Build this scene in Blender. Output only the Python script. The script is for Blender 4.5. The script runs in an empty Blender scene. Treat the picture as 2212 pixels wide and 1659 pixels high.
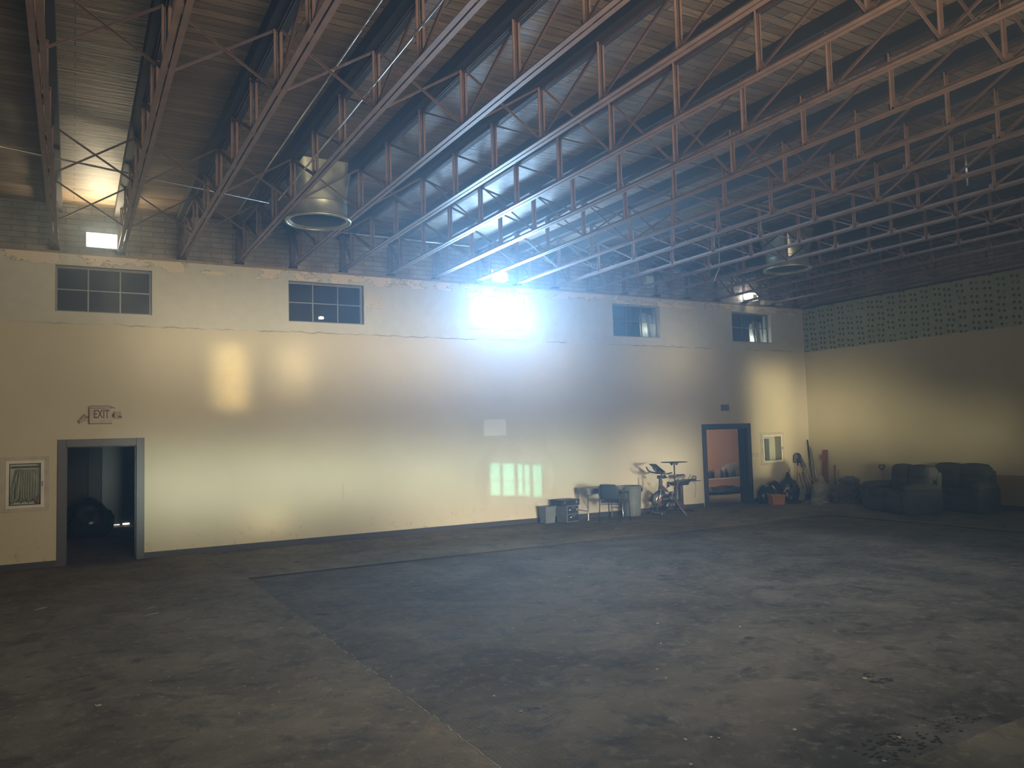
import bpy, bmesh, math, random
from mathutils import Vector, Matrix, noise
random.seed(7)
C = bpy.context.scene.collection
sc = bpy.context.scene
PI = math.pi

# ------------------------------------------------------------------ camera
YAW, PITCH, ROLL, FPX = 0.5099, 0.0633, -0.0276, 1703.06
CAM = Vector((0.0, -15.505, 2.0165))
_f = Vector((math.sin(YAW)*math.cos(PITCH), math.cos(YAW)*math.cos(PITCH), math.sin(PITCH)))
_r0 = Vector((math.cos(YAW), -math.sin(YAW), 0)); _u0 = _r0.cross(_f)
_r = _r0*math.cos(ROLL) + _u0*math.sin(ROLL); _u = -_r0*math.sin(ROLL) + _u0*math.cos(ROLL)
cd = bpy.data.cameras.new('camera'); cam = bpy.data.objects.new('camera', cd); C.objects.link(cam)
cam.matrix_world = Matrix(((_r.x, _u.x, -_f.x, CAM.x), (_r.y, _u.y, -_f.y, CAM.y), (_r.z, _u.z, -_f.z, CAM.z), (0, 0, 0, 1)))
cd.sensor_width = 36; cd.lens = FPX*36/2212; cd.clip_start = 0.02
sc.camera = cam

# ------------------------------------------------------------------ view, world (haze added to imitate the lens glow round the bright window)
sc.view_settings.view_transform = 'Standard'; sc.view_settings.look = 'None'
sc.view_settings.exposure = 0.75; sc.view_settings.gamma = 1.0
sc.view_settings.use_curve_mapping = False
w = bpy.data.worlds.new('world'); sc.world = w; w.use_nodes = True
wn = w.node_tree.nodes; wl = w.node_tree.links
wn['Background'].inputs[0].default_value = (0.6, 0.75, 1, 1); wn['Background'].inputs[1].default_value = 0.6
vs = wn.new('ShaderNodeVolumeScatter'); vs.inputs['Color'].default_value = (0.60, 0.80, 1.0, 1)
vs.inputs['Density'].default_value = 0.0110; vs.inputs['Anisotropy'].default_value = 0.74
wl.new(vs.outputs[0], wn['World Output'].inputs['Volume'])
cy = sc.cycles
cy.max_bounces = 6; cy.diffuse_bounces = 3; cy.glossy_bounces = 2; cy.transmission_bounces = 3
cy.transparent_max_bounces = 6; cy.volume_bounces = 0; cy.caustics_reflective = False; cy.caustics_refractive = False
cy.use_denoising = True; cy.use_adaptive_sampling = True; cy.adaptive_threshold = 0.035
cy.sample_clamp_indirect = 4.0
try: cy.use_light_tree = True
except Exception: pass

# ------------------------------------------------------------------ daylight
def area(name, loc, target, sx, sy, power, col, spread=180):
    l = bpy.data.lights.new(name, 'AREA'); l.shape = 'RECTANGLE'; l.size = sx; l.size_y = sy
    l.energy = power; l.color = col; l.spread = math.radians(spread)
    o = bpy.data.objects.new(name, l); C.objects.link(o)
    d = Vector(target) - Vector(loc)
    o.location = loc; o.rotation_euler = d.to_track_quat('-Z', 'Y').to_euler()
    return o
FY = -15.86
# bright open sky in the third clerestory window
area('daylight_window', (8.40, 0.2, 4.74), (6.6, -6.0, 5.2), 1.52, 0.80, 410, (0.40, 0.67, 1.0), 140)
# light from unseen openings behind the camera, with broad fills added
area('broad_fill', (6.2, FY, 3.1), (8.4, 0, 4.2), 11.0, 1.4, 400, (1.0, 0.84, 0.58), 104)  # wide fill added for the general level of walls and deck
area('daylight_band', (7.6, FY, 1.15), (7.8, 0, 1.22), 14.0, 1.05, 28, (0.80, 0.98, 0.90), 8)
area('daylight_band_right', (17.6, -14.6, 1.6), (13.3, 0, 1.15), 3.4, 1.2, 9, (1.0, 0.97, 0.80), 9)
area('reflected_sun', (2.7, FY, 3.3), (2.62, 0, 3.25), 0.6, 1.2, 1.3, (1.0, 0.80, 0.36), 2.0)
area('reflected_sun', (4.2, FY, 3.4), (3.8, 0, 3.45), 0.5, 0.8, 0.7, (1.0, 0.85, 0.5), 4.5)
area('reflected_sun', (3.2, FY, 0.6), (3.3, 0, 0.5), 0.8, 0.3, 0.22, (1.0, 0.85, 0.5), 3)
area('reflected_sun', (16.2, FY, 2.1), (16.85, 0, 2.2), 1.5, 3.0, 6.0, (1.0, 0.92, 0.55), 5)
area('reflected_sun', (8.5, FY, 2.0), (18.2, -2.4, 2.3), 4.0, 1.4, 17, (1.0, 0.93, 0.66), 10)
area('floor_fill', (8.0, FY, 1.3), (10.0, -4.5, 0), 9.0, 1.0, 42, (1.0, 0.93, 0.80), 14)  # added grazing light to brighten the middle of the floor
area('upper_wall_fill', (6.6, FY, 3.75), (7.6, 0, 3.95), 13.0, 0.9, 22, (1.0, 0.92, 0.72), 11)  # added to lift the upper part of the back wall
# cyan spot added outside, throwing a pane pattern through a slotted board
l = bpy.data.lights.new('cyan_pane_spot', 'SPOT'); l.energy = 13000; l.color = (0.18, 1.0, 0.95); l.spot_size = math.radians(5.2); l.spot_blend = 0.05; l.shadow_soft_size = 0.012
lo = bpy.data.objects.new('cyan_pane_spot', l); C.objects.link(lo); lo.location = (8.72, -22.0, 1.15); lo.rotation_euler = (Vector((8.72, 0, 0.98)) - lo.location).to_track_quat('-Z', 'Y').to_euler()

# ------------------------------------------------------------------ materials
def newmat(name):
    m = bpy.data.materials.new(name); m.use_nodes = True
    return m, m.node_tree.nodes, m.node_tree.links, m.node_tree.nodes['Principled BSDF']
def rgb(c): return (c[0], c[1], c[2], 1)
def mat(name, c, rough=0.6, metal=0.0, c2=None, scale=6.0, bump=0.0, bscale=30.0, spec=0.5):
    m, n, l, b = newmat(name)
    b.inputs['Roughness'].default_value = rough; b.inputs['Metallic'].default_value = metal
    b.inputs['Specular IOR Level'].default_value = spec
    tc = n.new('ShaderNodeTexCoord')
    nz = n.new('ShaderNodeTexNoise'); nz.inputs['Scale'].default_value = scale; nz.inputs['Detail'].default_value = 4
    l.new(tc.outputs['Object'], nz.inputs['Vector'])
    r = n.new('ShaderNodeValToRGB'); r.color_ramp.elements[0].position = 0.3; r.color_ramp.elements[1].position = 0.7
    c2 = c2 or tuple(v*0.72 for v in c)
    r.color_ramp.elements[0].color = rgb(c2); r.color_ramp.elements[1].color = rgb(c)
    l.new(nz.outputs['Fac'], r.inputs[0]); l.new(r.outputs[0], b.inputs['Base Color'])
    if bump:
        n2 = n.new('ShaderNodeTexNoise'); n2.inputs['Scale'].default_value = bscale; l.new(tc.outputs['Object'], n2.inputs['Vector'])
        bp = n.new('ShaderNodeBump'); bp.inputs['Strength'].default_value = bump; bp.inputs['Distance'].default_value = 0.02
        l.new(n2.outputs['Fac'], bp.inputs['Height']); l.new(bp.outputs[0], b.inputs['Normal'])
    return m
def emit(name, c, s):
    m, n, l, b = newmat(name)
    b.inputs['Base Color'].default_value = rgb(c); b.inputs['Emission Color'].default_value = rgb(c); b.inputs['Emission Strength'].default_value = s
    return m
def glass(name, c=(0.5, 0.55, 0.6), f=0.1):
    m, n, l, b = newmat(name); n.remove(b)
    t = n.new('ShaderNodeBsdfTransparent'); t.inputs[0].default_value = rgb(c)
    g = n.new('ShaderNodeBsdfGlossy'); g.inputs['Roughness'].default_value = 0.15
    mx = n.new('ShaderNodeMixShader'); mx.inputs[0].default_value = f
    l.new(t.outputs[0], mx.inputs[1]); l.new(g.outputs[0], mx.inputs[2]); l.new(mx.outputs[0], n['Material Output'].inputs[0])
    return m
class NT:
    def __init__(s, m): s.n = m.node_tree.nodes; s.l = m.node_tree.links
    def math(s, op, a, b=None, clamp=False):
        x = s.n.new('ShaderNodeMath'); x.operation = op; x.use_clamp = clamp
        for i, v in enumerate((a, b)):
            if v is None: continue
            if hasattr(v, 'is_output'): s.l.new(v, x.inputs[i])
            else: x.inputs[i].default_value = v
        return x.outputs[0]
    def mix(s, f, a, b):
        x = s.n.new('ShaderNodeMix'); x.data_type = 'RGBA'
        for i, v in ((0, f), (6, a), (7, b)):
            if hasattr(v, 'is_output'): s.l.new(v, x.inputs[i])
            else: x.inputs[i].default_value = v if i == 0 else rgb(v)
        return x.outputs[2]
    def noise(s, vec, scale, detail=4, rough=0.55, dist=0.0):
        x = s.n.new('ShaderNodeTexNoise'); x.inputs['Scale'].default_value = scale; x.inputs['Detail'].default_value = detail
        x.inputs['Roughness'].default_value = rough; x.inputs['Distortion'].default_value = dist
        s.l.new(vec, x.inputs['Vector']); return x.outputs['Fac']
    def ramp(s, f, p0, p1, c0=(0, 0, 0), c1=(1, 1, 1)):
        x = s.n.new('ShaderNodeValToRGB'); e = x.color_ramp.elements
        e[0].position = p0; e[1].position = p1; e[0].color = rgb(c0); e[1].color = rgb(c1)
        s.l.new(f, x.inputs[0]); return x.outputs[0]
    def mapping(s, vec, sc_, loc=(0, 0, 0), rot=(0, 0, 0)):
        x = s.n.new('ShaderNodeMapping'); x.inputs['Scale'].default_value = sc_; x.inputs['Location'].default_value = loc; x.inputs['Rotation'].default_value = rot
        s.l.new(vec, x.inputs['Vector']); return x.outputs[0]

def plaster_mat():
    m, n, l, b = newmat('painted_plaster'); t = NT(m); b.inputs['Roughness'].default_value = 0.62
    tc = n.new('ShaderNodeTexCoord').outputs['Object']; sp = n.new('ShaderNodeSeparateXYZ'); l.new(tc, sp.inputs[0])
    big = t.noise(tc, 0.5, 5); fine = t.noise(tc, 5, 5)
    low = t.ramp(big, 0.3, 0.7, (0.47, 0.43, 0.31), (0.55, 0.50, 0.365))
    up = t.ramp(fine, 0.3, 0.7, (0.44, 0.44, 0.37), (0.50, 0.49, 0.41))
    wob = t.math('MULTIPLY', t.math('SUBTRACT', fine, 0.5), 0.10)
    sel = t.math('GREATER_THAN', t.math('ADD', sp.outputs[2], wob), 4.13)
    col = t.mix(sel, low, up)
    # line of old seam
    seam = t.math('LESS_THAN', t.math('ABSOLUTE', t.math('SUBTRACT', t.math('ADD', sp.outputs[2], wob), 4.13)), 0.012)
    col = t.mix(t.math('MULTIPLY', seam, t.ramp(t.noise(tc, 1.3), 0.45, 0.6)), col, (0.27, 0.23, 0.17))
    # peeling paint near the top of the wall
    hm = t.math('MULTIPLY', t.math('SUBTRACT', sp.outputs[2], 4.92), 4.0, True)
    pn = t.noise(t.mapping(tc, (1.1, 1.1, 2.2), (3.2, 0, 1.1)), 1.35, 6, 0.6)
    peel = t.math('GREATER_THAN', t.math('MULTIPLY', pn, hm), 0.508)
    edge = t.math('GREATER_THAN', t.math('MULTIPLY', pn, hm), 0.498)
    col = t.mix(edge, col, (0.20, 0.17, 0.12)); col = t.mix(peel, col, (0.60, 0.52, 0.40))
    # scuffs near the floor, hairline drips
    lowm = t.math('SUBTRACT', 1.0, t.math('MULTIPLY', sp.outputs[2], 1.6), True)
    sc_ = t.math('MULTIPLY', t.ramp(t.noise(tc, 7, 8, 0.7), 0.56, 0.68), lowm)
    col = t.mix(sc_, col, (0.25, 0.21, 0.15))
    dr = t.ramp(t.noise(t.mapping(tc, (3.0, 3.0, 0.25)), 1.6, 5, 0.7), 0.66, 0.72)
    col = t.mix(t.math('MULTIPLY', dr, 0.35), col, (0.30, 0.24, 0.16))
    l.new(col, b.inputs['Base Color'])
    bp = n.new('ShaderNodeBump'); bp.inputs['Strength'].default_value = 0.25; bp.inputs['Distance'].default_value = 0.01
    l.new(t.math('ADD', fine, t.math('MULTIPLY', peel, -0.6)), bp.inputs['Height']); l.new(bp.outputs[0], b.inputs['Normal'])
    return m
def block_mat():
    m, n, l, b = newmat('sooty_block'); t = NT(m); b.inputs['Roughness'].default_value = 0.85
    tc = n.new('ShaderNodeTexCoord').outputs['Object']
    sp = n.new('ShaderNodeSeparateXYZ'); l.new(tc, sp.inputs[0]); cb = n.new('ShaderNodeCombineXYZ')
    l.new(t.math('ADD', sp.outputs[0], sp.outputs[1]), cb.inputs[0]); l.new(sp.outputs[2], cb.inputs[1])
    br = n.new('ShaderNodeTexBrick'); l.new(cb.outputs[0], br.inputs['Vector'])
    br.inputs['Scale'].default_value = 1; br.inputs['Brick Width'].default_value = 0.40; br.inputs['Row Height'].default_value = 0.10
    br.inputs['Mortar Size'].default_value = 0.008
    br.inputs['Color1'].default_value = rgb((0.24, 0.22, 0.18)); br.inputs['Color2'].default_value = rgb((0.33, 0.30, 0.25)); br.inputs['Mortar'].default_value = rgb((0.13, 0.12, 0.10))
    st = t.ramp(t.noise(tc, 1.1, 5), 0.42, 0.6)
    l.new(t.mix(st, t.mix(0.6, br.outputs['Color'], (0.07, 0.065, 0.06)), br.outputs['Color']), b.inputs['Base Color'])
    return m
def perforated_mat():
    m, n, l, b = newmat('dab_marked_band'); t = NT(m); b.inputs['Roughness'].default_value = 0.7
    tc = n.new('ShaderNodeTexCoord').outputs['Object']; sp = n.new('ShaderNodeSeparateXYZ'); l.new(tc, sp.inputs[0])
    # lower plaster + green band above 4.1 with adhesive dabs at the corners of missing tiles
    big = t.noise(tc, 0.45, 5); fine = t.noise(tc, 6, 5)
    low = t.ramp(big, 0.3, 0.7, (0.36, 0.33, 0.21), (0.45, 0.41, 0.27))
    wob = t.math('MULTIPLY', t.math('SUBTRACT', t.noise(tc, 3.0, 5, 0.7), 0.5), 0.12)
    zz = t.math('ADD', sp.outputs[2], wob)
    sel = t.math('GREATER_THAN', zz, 4.10)
    green = t.ramp(fine, 0.3, 0.7, (0.22, 0.25, 0.155), (0.29, 0.32, 0.20))
    rub = t.ramp(t.noise(tc, 0.8, 6, 0.7), 0.60, 0.68)
    green = t.mix(rub, green, (0.38, 0.37, 0.27))
    cb = n.new('ShaderNodeCombineXYZ'); l.new(t.math('MULTIPLY', sp.outputs[1], 1/0.305), cb.inputs[0]); l.new(t.math('MULTIPLY', sp.outputs[2], 1/0.305), cb.inputs[1])
    dots = None
    for dx, dy in ((0.0, 0.0), (0.40, 0.06), (0.05, 0.46), (0.43, 0.52)):
        vo = n.new('ShaderNodeTexVoronoi'); vo.voronoi_dimensions = '2D'; vo.inputs['Scale'].default_value = 1.0; vo.inputs['Randomness'].default_value = 0.22
        l.new(t.mapping(cb.outputs[0], (1, 1, 1), (dx, dy, 0)), vo.inputs['Vector'])
        d = t.math('LESS_THAN', t.math('ADD', vo.outputs['Distance'], t.math('MULTIPLY', t.math('SUBTRACT', t.noise(tc, 18, 2), 0.5), 0.06)), 0.112)
        dots = d if dots is None else t.math('MAXIMUM', dots, d)
    dots = t.math('MULTIPLY', dots, t.ramp(t.noise(tc, 2.2, 2), 0.28, 0.40))
    green = t.mix(dots, green, (0.055, 0.035, 0.014))
    seam = t.math('LESS_THAN', t.math('ABSOLUTE', t.math('SUBTRACT', zz, 4.09)), 0.02)
    col = t.mix(sel, low, green); col = t.mix(t.math('MULTIPLY', seam, t.ramp(fine, 0.45, 0.5)), col, (0.42, 0.39, 0.28))
    # darker ochre dado at the near right
    dd = t.math('MULTIPLY', t.math('LESS_THAN', sp.outputs[2], 0.79), t.math('LESS_THAN', sp.outputs[1], -4.9))
    col = t.mix(dd, col, (0.26, 0.19, 0.07))
    l.new(col, b.inputs['Base Color'])
    bp = n.new('ShaderNodeBump'); bp.inputs['Strength'].default_value = 0.2; bp.inputs['Distance'].default_value = 0.01
    l.new(fine, bp.inputs['Height']); l.new(bp.outputs[0], b.inputs['Normal'])
    return m
def deck_mat():
    m, n, l, b = newmat('deck_planks'); t = NT(m); b.inputs['Roughness'].default_value = 0.6
    tc = n.new('ShaderNodeTexCoord').outputs['Object']
    br = n.new('ShaderNodeTexBrick'); 
    wv = n.new('ShaderNodeVectorMath'); wv.operation = 'ADD'; cbn = n.new('ShaderNodeCombineXYZ')
    l.new(t.math('MULTIPLY', t.math('SUBTRACT', t.noise(t.mapping(tc, (.8, 5, 1)), 1.4, 4), 0.5), 0.09), cbn.inputs[1]); l.new(tc, wv.inputs[0]); l.new(cbn.outputs[0], wv.inputs[1])
    l.new(wv.outputs[0], br.inputs['Vector'])
    br.inputs['Scale'].default_value = 1; br.inputs['Brick Width'].default_value = 3.2; br.inputs['Row Height'].default_value = 0.135
    br.inputs['Mortar Size'].default_value = 0.006; br.inputs['Mortar Smooth'].default_value = 0.3; br.offset = 0.37
    br.inputs['Color1'].default_value = rgb((0.155, 0.108, 0.066)); br.inputs['Color2'].default_value = rgb((0.28, 0.20, 0.125)); br.inputs['Mortar'].default_value = rgb((0.018, 0.012, 0.008))
    g = t.ramp(t.noise(t.mapping(tc, (1.2, 14, 1)), 2.2, 5, 0.65), 0.3, 0.75, (0.55, 0.55, 0.55), (1.15, 1.15, 1.15))
    mx = n.new('ShaderNodeMix'); mx.data_type = 'RGBA'; mx.blend_type = 'MULTIPLY'; mx.inputs[0].default_value = 1
    l.new(br.outputs['Color'], mx.inputs[6]); l.new(g, mx.inputs[7])
    st = t.ramp(t.noise(tc, 0.7, 5), 0.5, 0.7)
    l.new(t.mix(t.math('MULTIPLY', st, 0.5), mx.outputs[2], (0.07, 0.045, 0.03)), b.inputs['Base Color'])
    bp = n.new('ShaderNodeBump'); bp.inputs['Strength'].default_value = 0.6; bp.inputs['Distance'].default_value = 0.01
    l.new(t.math('ADD', t.math('MULTIPLY', br.outputs['Fac'], -1.0), t.math('MULTIPLY', t.noise(t.mapping(tc, (.7, 9, 1)), 2.0, 3), 1.6)), bp.inputs['Height']); l.new(bp.outputs[0], b.inputs['Normal'])
    return m
def floor_mat(name, ca, cb_, inner):
    m, n, l, b = newmat(name); t = NT(m)
    tc = n.new('ShaderNodeTexCoord').outputs['Object']
    big = t.noise(tc, 0.8, 7, 0.68, 0.6); mid = t.noise(tc, 2.6, 9, 0.74, 0.6); fine = t.noise(tc, 40, 4, 0.7)
    col = t.ramp(big, 0.36, 0.64, ca, cb_)
    col = t.mix(t.math('MULTIPLY', t.ramp(mid, 0.50, 0.66), 0.8), col, tuple(v*0.38 for v in ca))
    col = t.mix(t.math('MULTIPLY', t.ramp(t.noise(tc, 9, 6, 0.7), 0.54, 0.68), 0.55), col, tuple(v*1.5 for v in cb_))
    spot = t.ramp(t.noise(tc, 1.7, 2), 0.70, 0.735)
    col = t.mix(t.math('MULTIPLY', spot, 0.7), col, (0.02, 0.018, 0.015))
    h = t.math('ADD', t.math('MULTIPLY', mid, 0.8), t.math('MULTIPLY', fine, 0.25))
    if inner:
        # comb ridges left by lifted parquet, turned cell by cell
        ck = n.new('ShaderNodeTexChecker'); ck.inputs['Scale'].default_value = 3.3
        wv = t.mapping(tc, (1, 1, 1), (0, 0, 0), (0, 0, 0.09)); l.new(wv, ck.inputs['Vector'])
        hs = []
        for ax in ('X', 'Y'):
            wa = n.new('ShaderNodeTexWave'); wa.bands_direction = ax; wa.inputs['Scale'].default_value = 8; wa.inputs['Distortion'].default_value = 5.0; wa.inputs['Detail Scale'].default_value = 2
            l.new(tc, wa.inputs['Vector']); hs.append(wa.outputs['Fac'])
        x = n.new('ShaderNodeMix'); l.new(ck.outputs['Fac'], x.inputs[0]); l.new(hs[0], x.inputs[2]); l.new(hs[1], x.inputs[3])
        comb = t.math('MULTIPLY', x.outputs[0], t.ramp(t.noise(tc, 0.8, 4), 0.42, 0.6))
        h = t.math('ADD', h, t.math('MULTIPLY', comb, 0.10))
        col = t.mix(t.math('MULTIPLY', comb, 0.10), col, tuple(v*0.5 for v in ca))
    l.new(col, b.inputs['Base Color'])
    l.new(t.ramp(mid, 0.3, 0.7, (0.95, 0.95, 0.95), (0.75, 0.75, 0.75)), b.inputs['Roughness']); b.inputs['Specular IOR Level'].default_value = 0.22
    bp = n.new('ShaderNodeBump'); bp.inputs['Strength'].default_value = 0.75; bp.inputs['Distance'].default_value = 0.02
    l.new(h, bp.inputs['Height']); l.new(bp.outputs[0], b.inputs['Normal'])
    return m

M = dict(
    plaster=plaster_mat(), block=block_mat(), perf=perforated_mat(), deck=deck_mat(),
    floor=floor_mat('worn_concrete', (0.105, 0.089, 0.062), (0.200, 0.170, 0.120), False),
    slab=floor_mat('mastic_slab', (0.066, 0.060, 0.052), (0.146, 0.132, 0.110), True),
    black=mat('baseboard_black', (0.035, 0.035, 0.038), 0.6),
    jamb=mat('slate_blue_paint', (0.030, 0.036, 0.044), 0.45, c2=(0.020, 0.025, 0.030)),
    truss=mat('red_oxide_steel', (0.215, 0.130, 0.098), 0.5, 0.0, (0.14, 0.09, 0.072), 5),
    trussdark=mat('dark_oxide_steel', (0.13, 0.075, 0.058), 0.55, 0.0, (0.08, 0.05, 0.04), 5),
    nailer=mat('shadow_black_nailer', (0.030, 0.026, 0.024), 0.8),
    galv=mat('galvanised', (0.46, 0.47, 0.38), 0.38, 0.65, (0.27, 0.28, 0.22), 5),
    galvin=mat('duct_inside_shade', (0.035, 0.038, 0.036), 0.8),
    conduit=mat('conduit_steel', (0.62, 0.60, 0.54), 0.3, 0.8),
    white=mat('white_enamel', (0.66, 0.64, 0.56), 0.5, 0, (0.58, 0.56, 0.48)),
    offw=mat('aged_cream', (0.50, 0.46, 0.36), 0.6),
    steel=mat('window_steel', (0.20, 0.20, 0.20), 0.5, 0.2),
    glass=glass('window_glass', (0.55, 0.6, 0.65), 0.10),
    cglass=glass('cabinet_glass', (0.95, 0.97, 0.95), 0.05),
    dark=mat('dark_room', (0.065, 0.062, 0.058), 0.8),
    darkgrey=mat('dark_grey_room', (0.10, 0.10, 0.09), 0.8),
    peach=mat('peach_plaster', (0.66, 0.42, 0.22), 0.8, 0, (0.58, 0.35, 0.18), 1.5, 0.3, 6),
    sheet=mat('plastic_sheet', (0.72, 0.70, 0.58), 0.5, 0, (0.50, 0.48, 0.38), 3),
    rubber=mat('black_plastic', (0.022, 0.024, 0.028), 0.45),
    bag=mat('black_bag_film', (0.016, 0.017, 0.020), 0.28, 0, (0.010, 0.011, 0.013), 6, 0.6, 9),
    greybag=mat('grey_bag_film', (0.30, 0.30, 0.25), 0.4, 0, (0.17, 0.17, 0.14), 6, 0.7, 9),
    greybin=mat('grey_plastic', (0.15, 0.17, 0.17), 0.5),
    greendark=mat('green_grey_plastic', (0.15, 0.175, 0.16), 0.5),
    orange=mat('orange_plastic', (0.52, 0.22, 0.06), 0.55),
    wood=mat('handle_wood', (0.62, 0.45, 0.20), 0.5, 0, (0.34, 0.22, 0.09), 9),
    redwood=mat('red_brown_board', (0.18, 0.075, 0.055), 0.6),
    frame=mat('bike_purple_black', (0.055, 0.038, 0.052), 0.35),
    chrome=mat('dull_chrome', (0.55, 0.55, 0.52), 0.25, 0.9),
    rust=mat('red_hub', (0.33, 0.12, 0.09), 0.5),
    sofa=mat('charcoal_microfibre', (0.050, 0.054, 0.050), 0.9, 0, (0.036, 0.040, 0.038), 7, 0.35, 20),
    chairf=mat('dark_teal_fabric', (0.035, 0.05, 0.06), 0.8),
    deskc=mat('desk_metal', (0.20, 0.22, 0.22), 0.4, 0.3),
    laminate=mat('desk_laminate', (0.33, 0.30, 0.24), 0.45),
    hose=mat('fire_hose', (0.55, 0.55, 0.44), 0.8, 0, (0.34, 0.34, 0.27), 14),
    brass=mat('brass', (0.55, 0.46, 0.15), 0.35, 0.6),
    redp=mat('red_paint', (0.35, 0.04, 0.03), 0.45),
    maroon=mat('maroon_letters', (0.20, 0.05, 0.035), 0.6),
    shadebrown=mat('brown_smudged_steel', (0.22, 0.17, 0.11), 0.5, 0.4),
    chip=mat('plaster_chip', (0.36, 0.34, 0.28), 0.8),
    paper=mat('paper_scrap', (0.36, 0.34, 0.28), 0.8),
    char=mat('charred_debris', (0.025, 0.022, 0.018), 0.8),
    rubble=mat('rubble', (0.12, 0.10, 0.07), 0.9, 0, (0.06, 0.05, 0.04), 10),
    bluebag=mat('blue_grey_cloth', (0.10, 0.13, 0.14), 0.8),
    lampface=emit('lamp_face', (0.95, 0.98, 1.0), 9.0),
    boxglow=emit('lamp_box_glow', (1.0, 0.95, 0.80), 0.55), panelw=mat('panel_white', (0.66, 0.63, 0.53), 0.6, 0, (0.62, 0.59, 0.50), 3), lip=mat('dark_lip', (0.03, 0.027, 0.022), 0.9),
    slit=emit('door_gap_daylight', (1.0, 0.96, 0.78), 3.0),
)
def dupmat_emit():
    pass

# ------------------------------------------------------------------ mesh helpers
class MB:
    def __init__(s): s.v = []; s.f = []; s.mi = []; s.cur = 0
    def add(s, vs_, fs):
        o = len(s.v); s.v += [tuple(v) for v in vs_]; s.f += [tuple(i+o for i in f) for f in fs]; s.mi += [s.cur]*len(fs); return s
    def box(s, x0, x1, y0, y1, z0, z1, mt=None):
        vs_ = [Vector((x, y, z)) for z in (z0, z1) for y in (y0, y1) for x in (x0, x1)]
        if mt is not None: vs_ = [mt @ v for v in vs_]
        return s.add(vs_, [(0, 2, 3, 1), (4, 5, 7, 6), (0, 1, 5, 4), (2, 6, 7, 3), (0, 4, 6, 2), (1, 3, 7, 5)])
    def bar(s, a, b, w_, h, up=(0, 0, 1)):
        a = Vector(a); b = Vector(b); d = b-a; L = d.length; d.normalize()
        u = Vector(up); u = u - d*u.dot(d)
        if u.length < 1e-4: u = Vector((0, 1, 0)) - d*d.y
        u.normalize(); r = d.cross(u)
        mt = Matrix(((r.x, d.x, u.x, a.x), (r.y, d.y, u.y, a.y), (r.z, d.z, u.z, a.z), (0, 0, 0, 1)))
        return s.box(-w_/2, w_/2, 0, L, -h/2, h/2, mt)
    def tube(s, pts, r, n=8, cap=True, rs=None):
        pts = [Vector(p) for p in pts]; rings = []; prev = None
        for i, p in enumerate(pts):
            d = (pts[min(i+1, len(pts)-1)] - pts[max(i-1, 0)]).normalized()
            if prev is None:
                u = d.orthogonal().normalized()
            else:
                u = (prev - d*prev.dot(d)).normalized()
            prev = u; v = d.cross(u); rr = rs[i] if rs else r
            rings.append([p + (u*math.cos(2*PI*k/n) + v*math.sin(2*PI*k/n))*rr for k in range(n)])
        vs_ = [q for ring in rings for q in ring]; fs = []
        for i in range(len(pts)-1):
            for k in range(n):
                fs.append((i*n+k, i*n+(k+1) % n, (i+1)*n+(k+1) % n, (i+1)*n+k))
        if cap: fs += [tuple(reversed(range(n))), tuple(range((len(pts)-1)*n, len(pts)*n))]
        return s.add(vs_, fs)
    def lathe(s, prof, n=32, c=(0, 0, 0), axis='Z', mt=None):
        vs_ = []; fs = []
        for r, z in prof:
            for k in range(n):
                a = 2*PI*k/n; q = Vector((r*math.cos(a), r*math.sin(a), z))
                if axis == 'Y': q = Vector((q.x, q.z, q.y))
                if axis == 'X': q = Vector((q.z, q.x, q.y))
                if mt is not None: q = mt @ q
                vs_.append(q + Vector(c))
        for i in range(len(prof)-1):
            for k in range(n): fs.append((i*n+k, i*n+(k+1) % n, (i+1)*n+(k+1) % n, (i+1)*n+k))
        return s.add(vs_, fs)
    def build(s, name, m, parent=None, smooth=False, bevel=0, sub=0, mats=None):
        me = bpy.data.meshes.new(name); me.from_pydata(s.v, [], s.f)
        for x in (mats or [m]): me.materials.append(x)
        if mats:
            for p, i in zip(me.polygons, s.mi): p.material_index = i
        bm = bmesh.new(); bm.from_mesh(me); bmesh.ops.recalc_face_normals(bm, faces=bm.faces); bm.to_mesh(me); bm.free()
        if smooth:
            for p in me.polygons: p.use_smooth = True
        o = bpy.data.objects.new(name, me); C.objects.link(o)
        if parent: o.parent = parent
        if bevel:
            b = o.modifiers.new('bevel', 'BEVEL'); b.width = bevel; b.segments = 3 if sub == 0 else 2; b.limit_method = 'ANGLE'
            if smooth: o.modifiers.new('wn', 'WEIGHTED_NORMAL')
        if sub:
            b = o.modifiers.new('sub', 'SUBSURF'); b.levels = sub; b.render_levels = sub
        return o
def tag(o, label=None, cat=None, group=None, kind=None):
    if label: o['label'] = label
    if cat: o['category'] = cat
    if group: o['group'] = group
    if kind: o['kind'] = kind
    return o
def thing(name, label, cat, loc=(0, 0, 0), rz=0, group=None):
    o = bpy.data.objects.new(name, None); o.empty_display_size = 0.1; C.objects.link(o)
    o.location = loc; o.rotation_euler = (0, 0, rz); return tag(o, label, cat, group)
def struct(o, label): return tag(o, label, None, None, 'structure')
def dup(root, loc, rz=0, label=None, group=None):
    r = root.copy(); C.objects.link(r); r.location = loc; r.rotation_euler = (0, 0, rz)
    if label: r['label'] = label
    if group: r['group'] = group
    for ch in list(root.children):
        c = ch.copy(); C.objects.link(c); c.parent = r
        for g in list(ch.children):
            d = g.copy(); C.objects.link(d); d.parent = c
    return r
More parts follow.
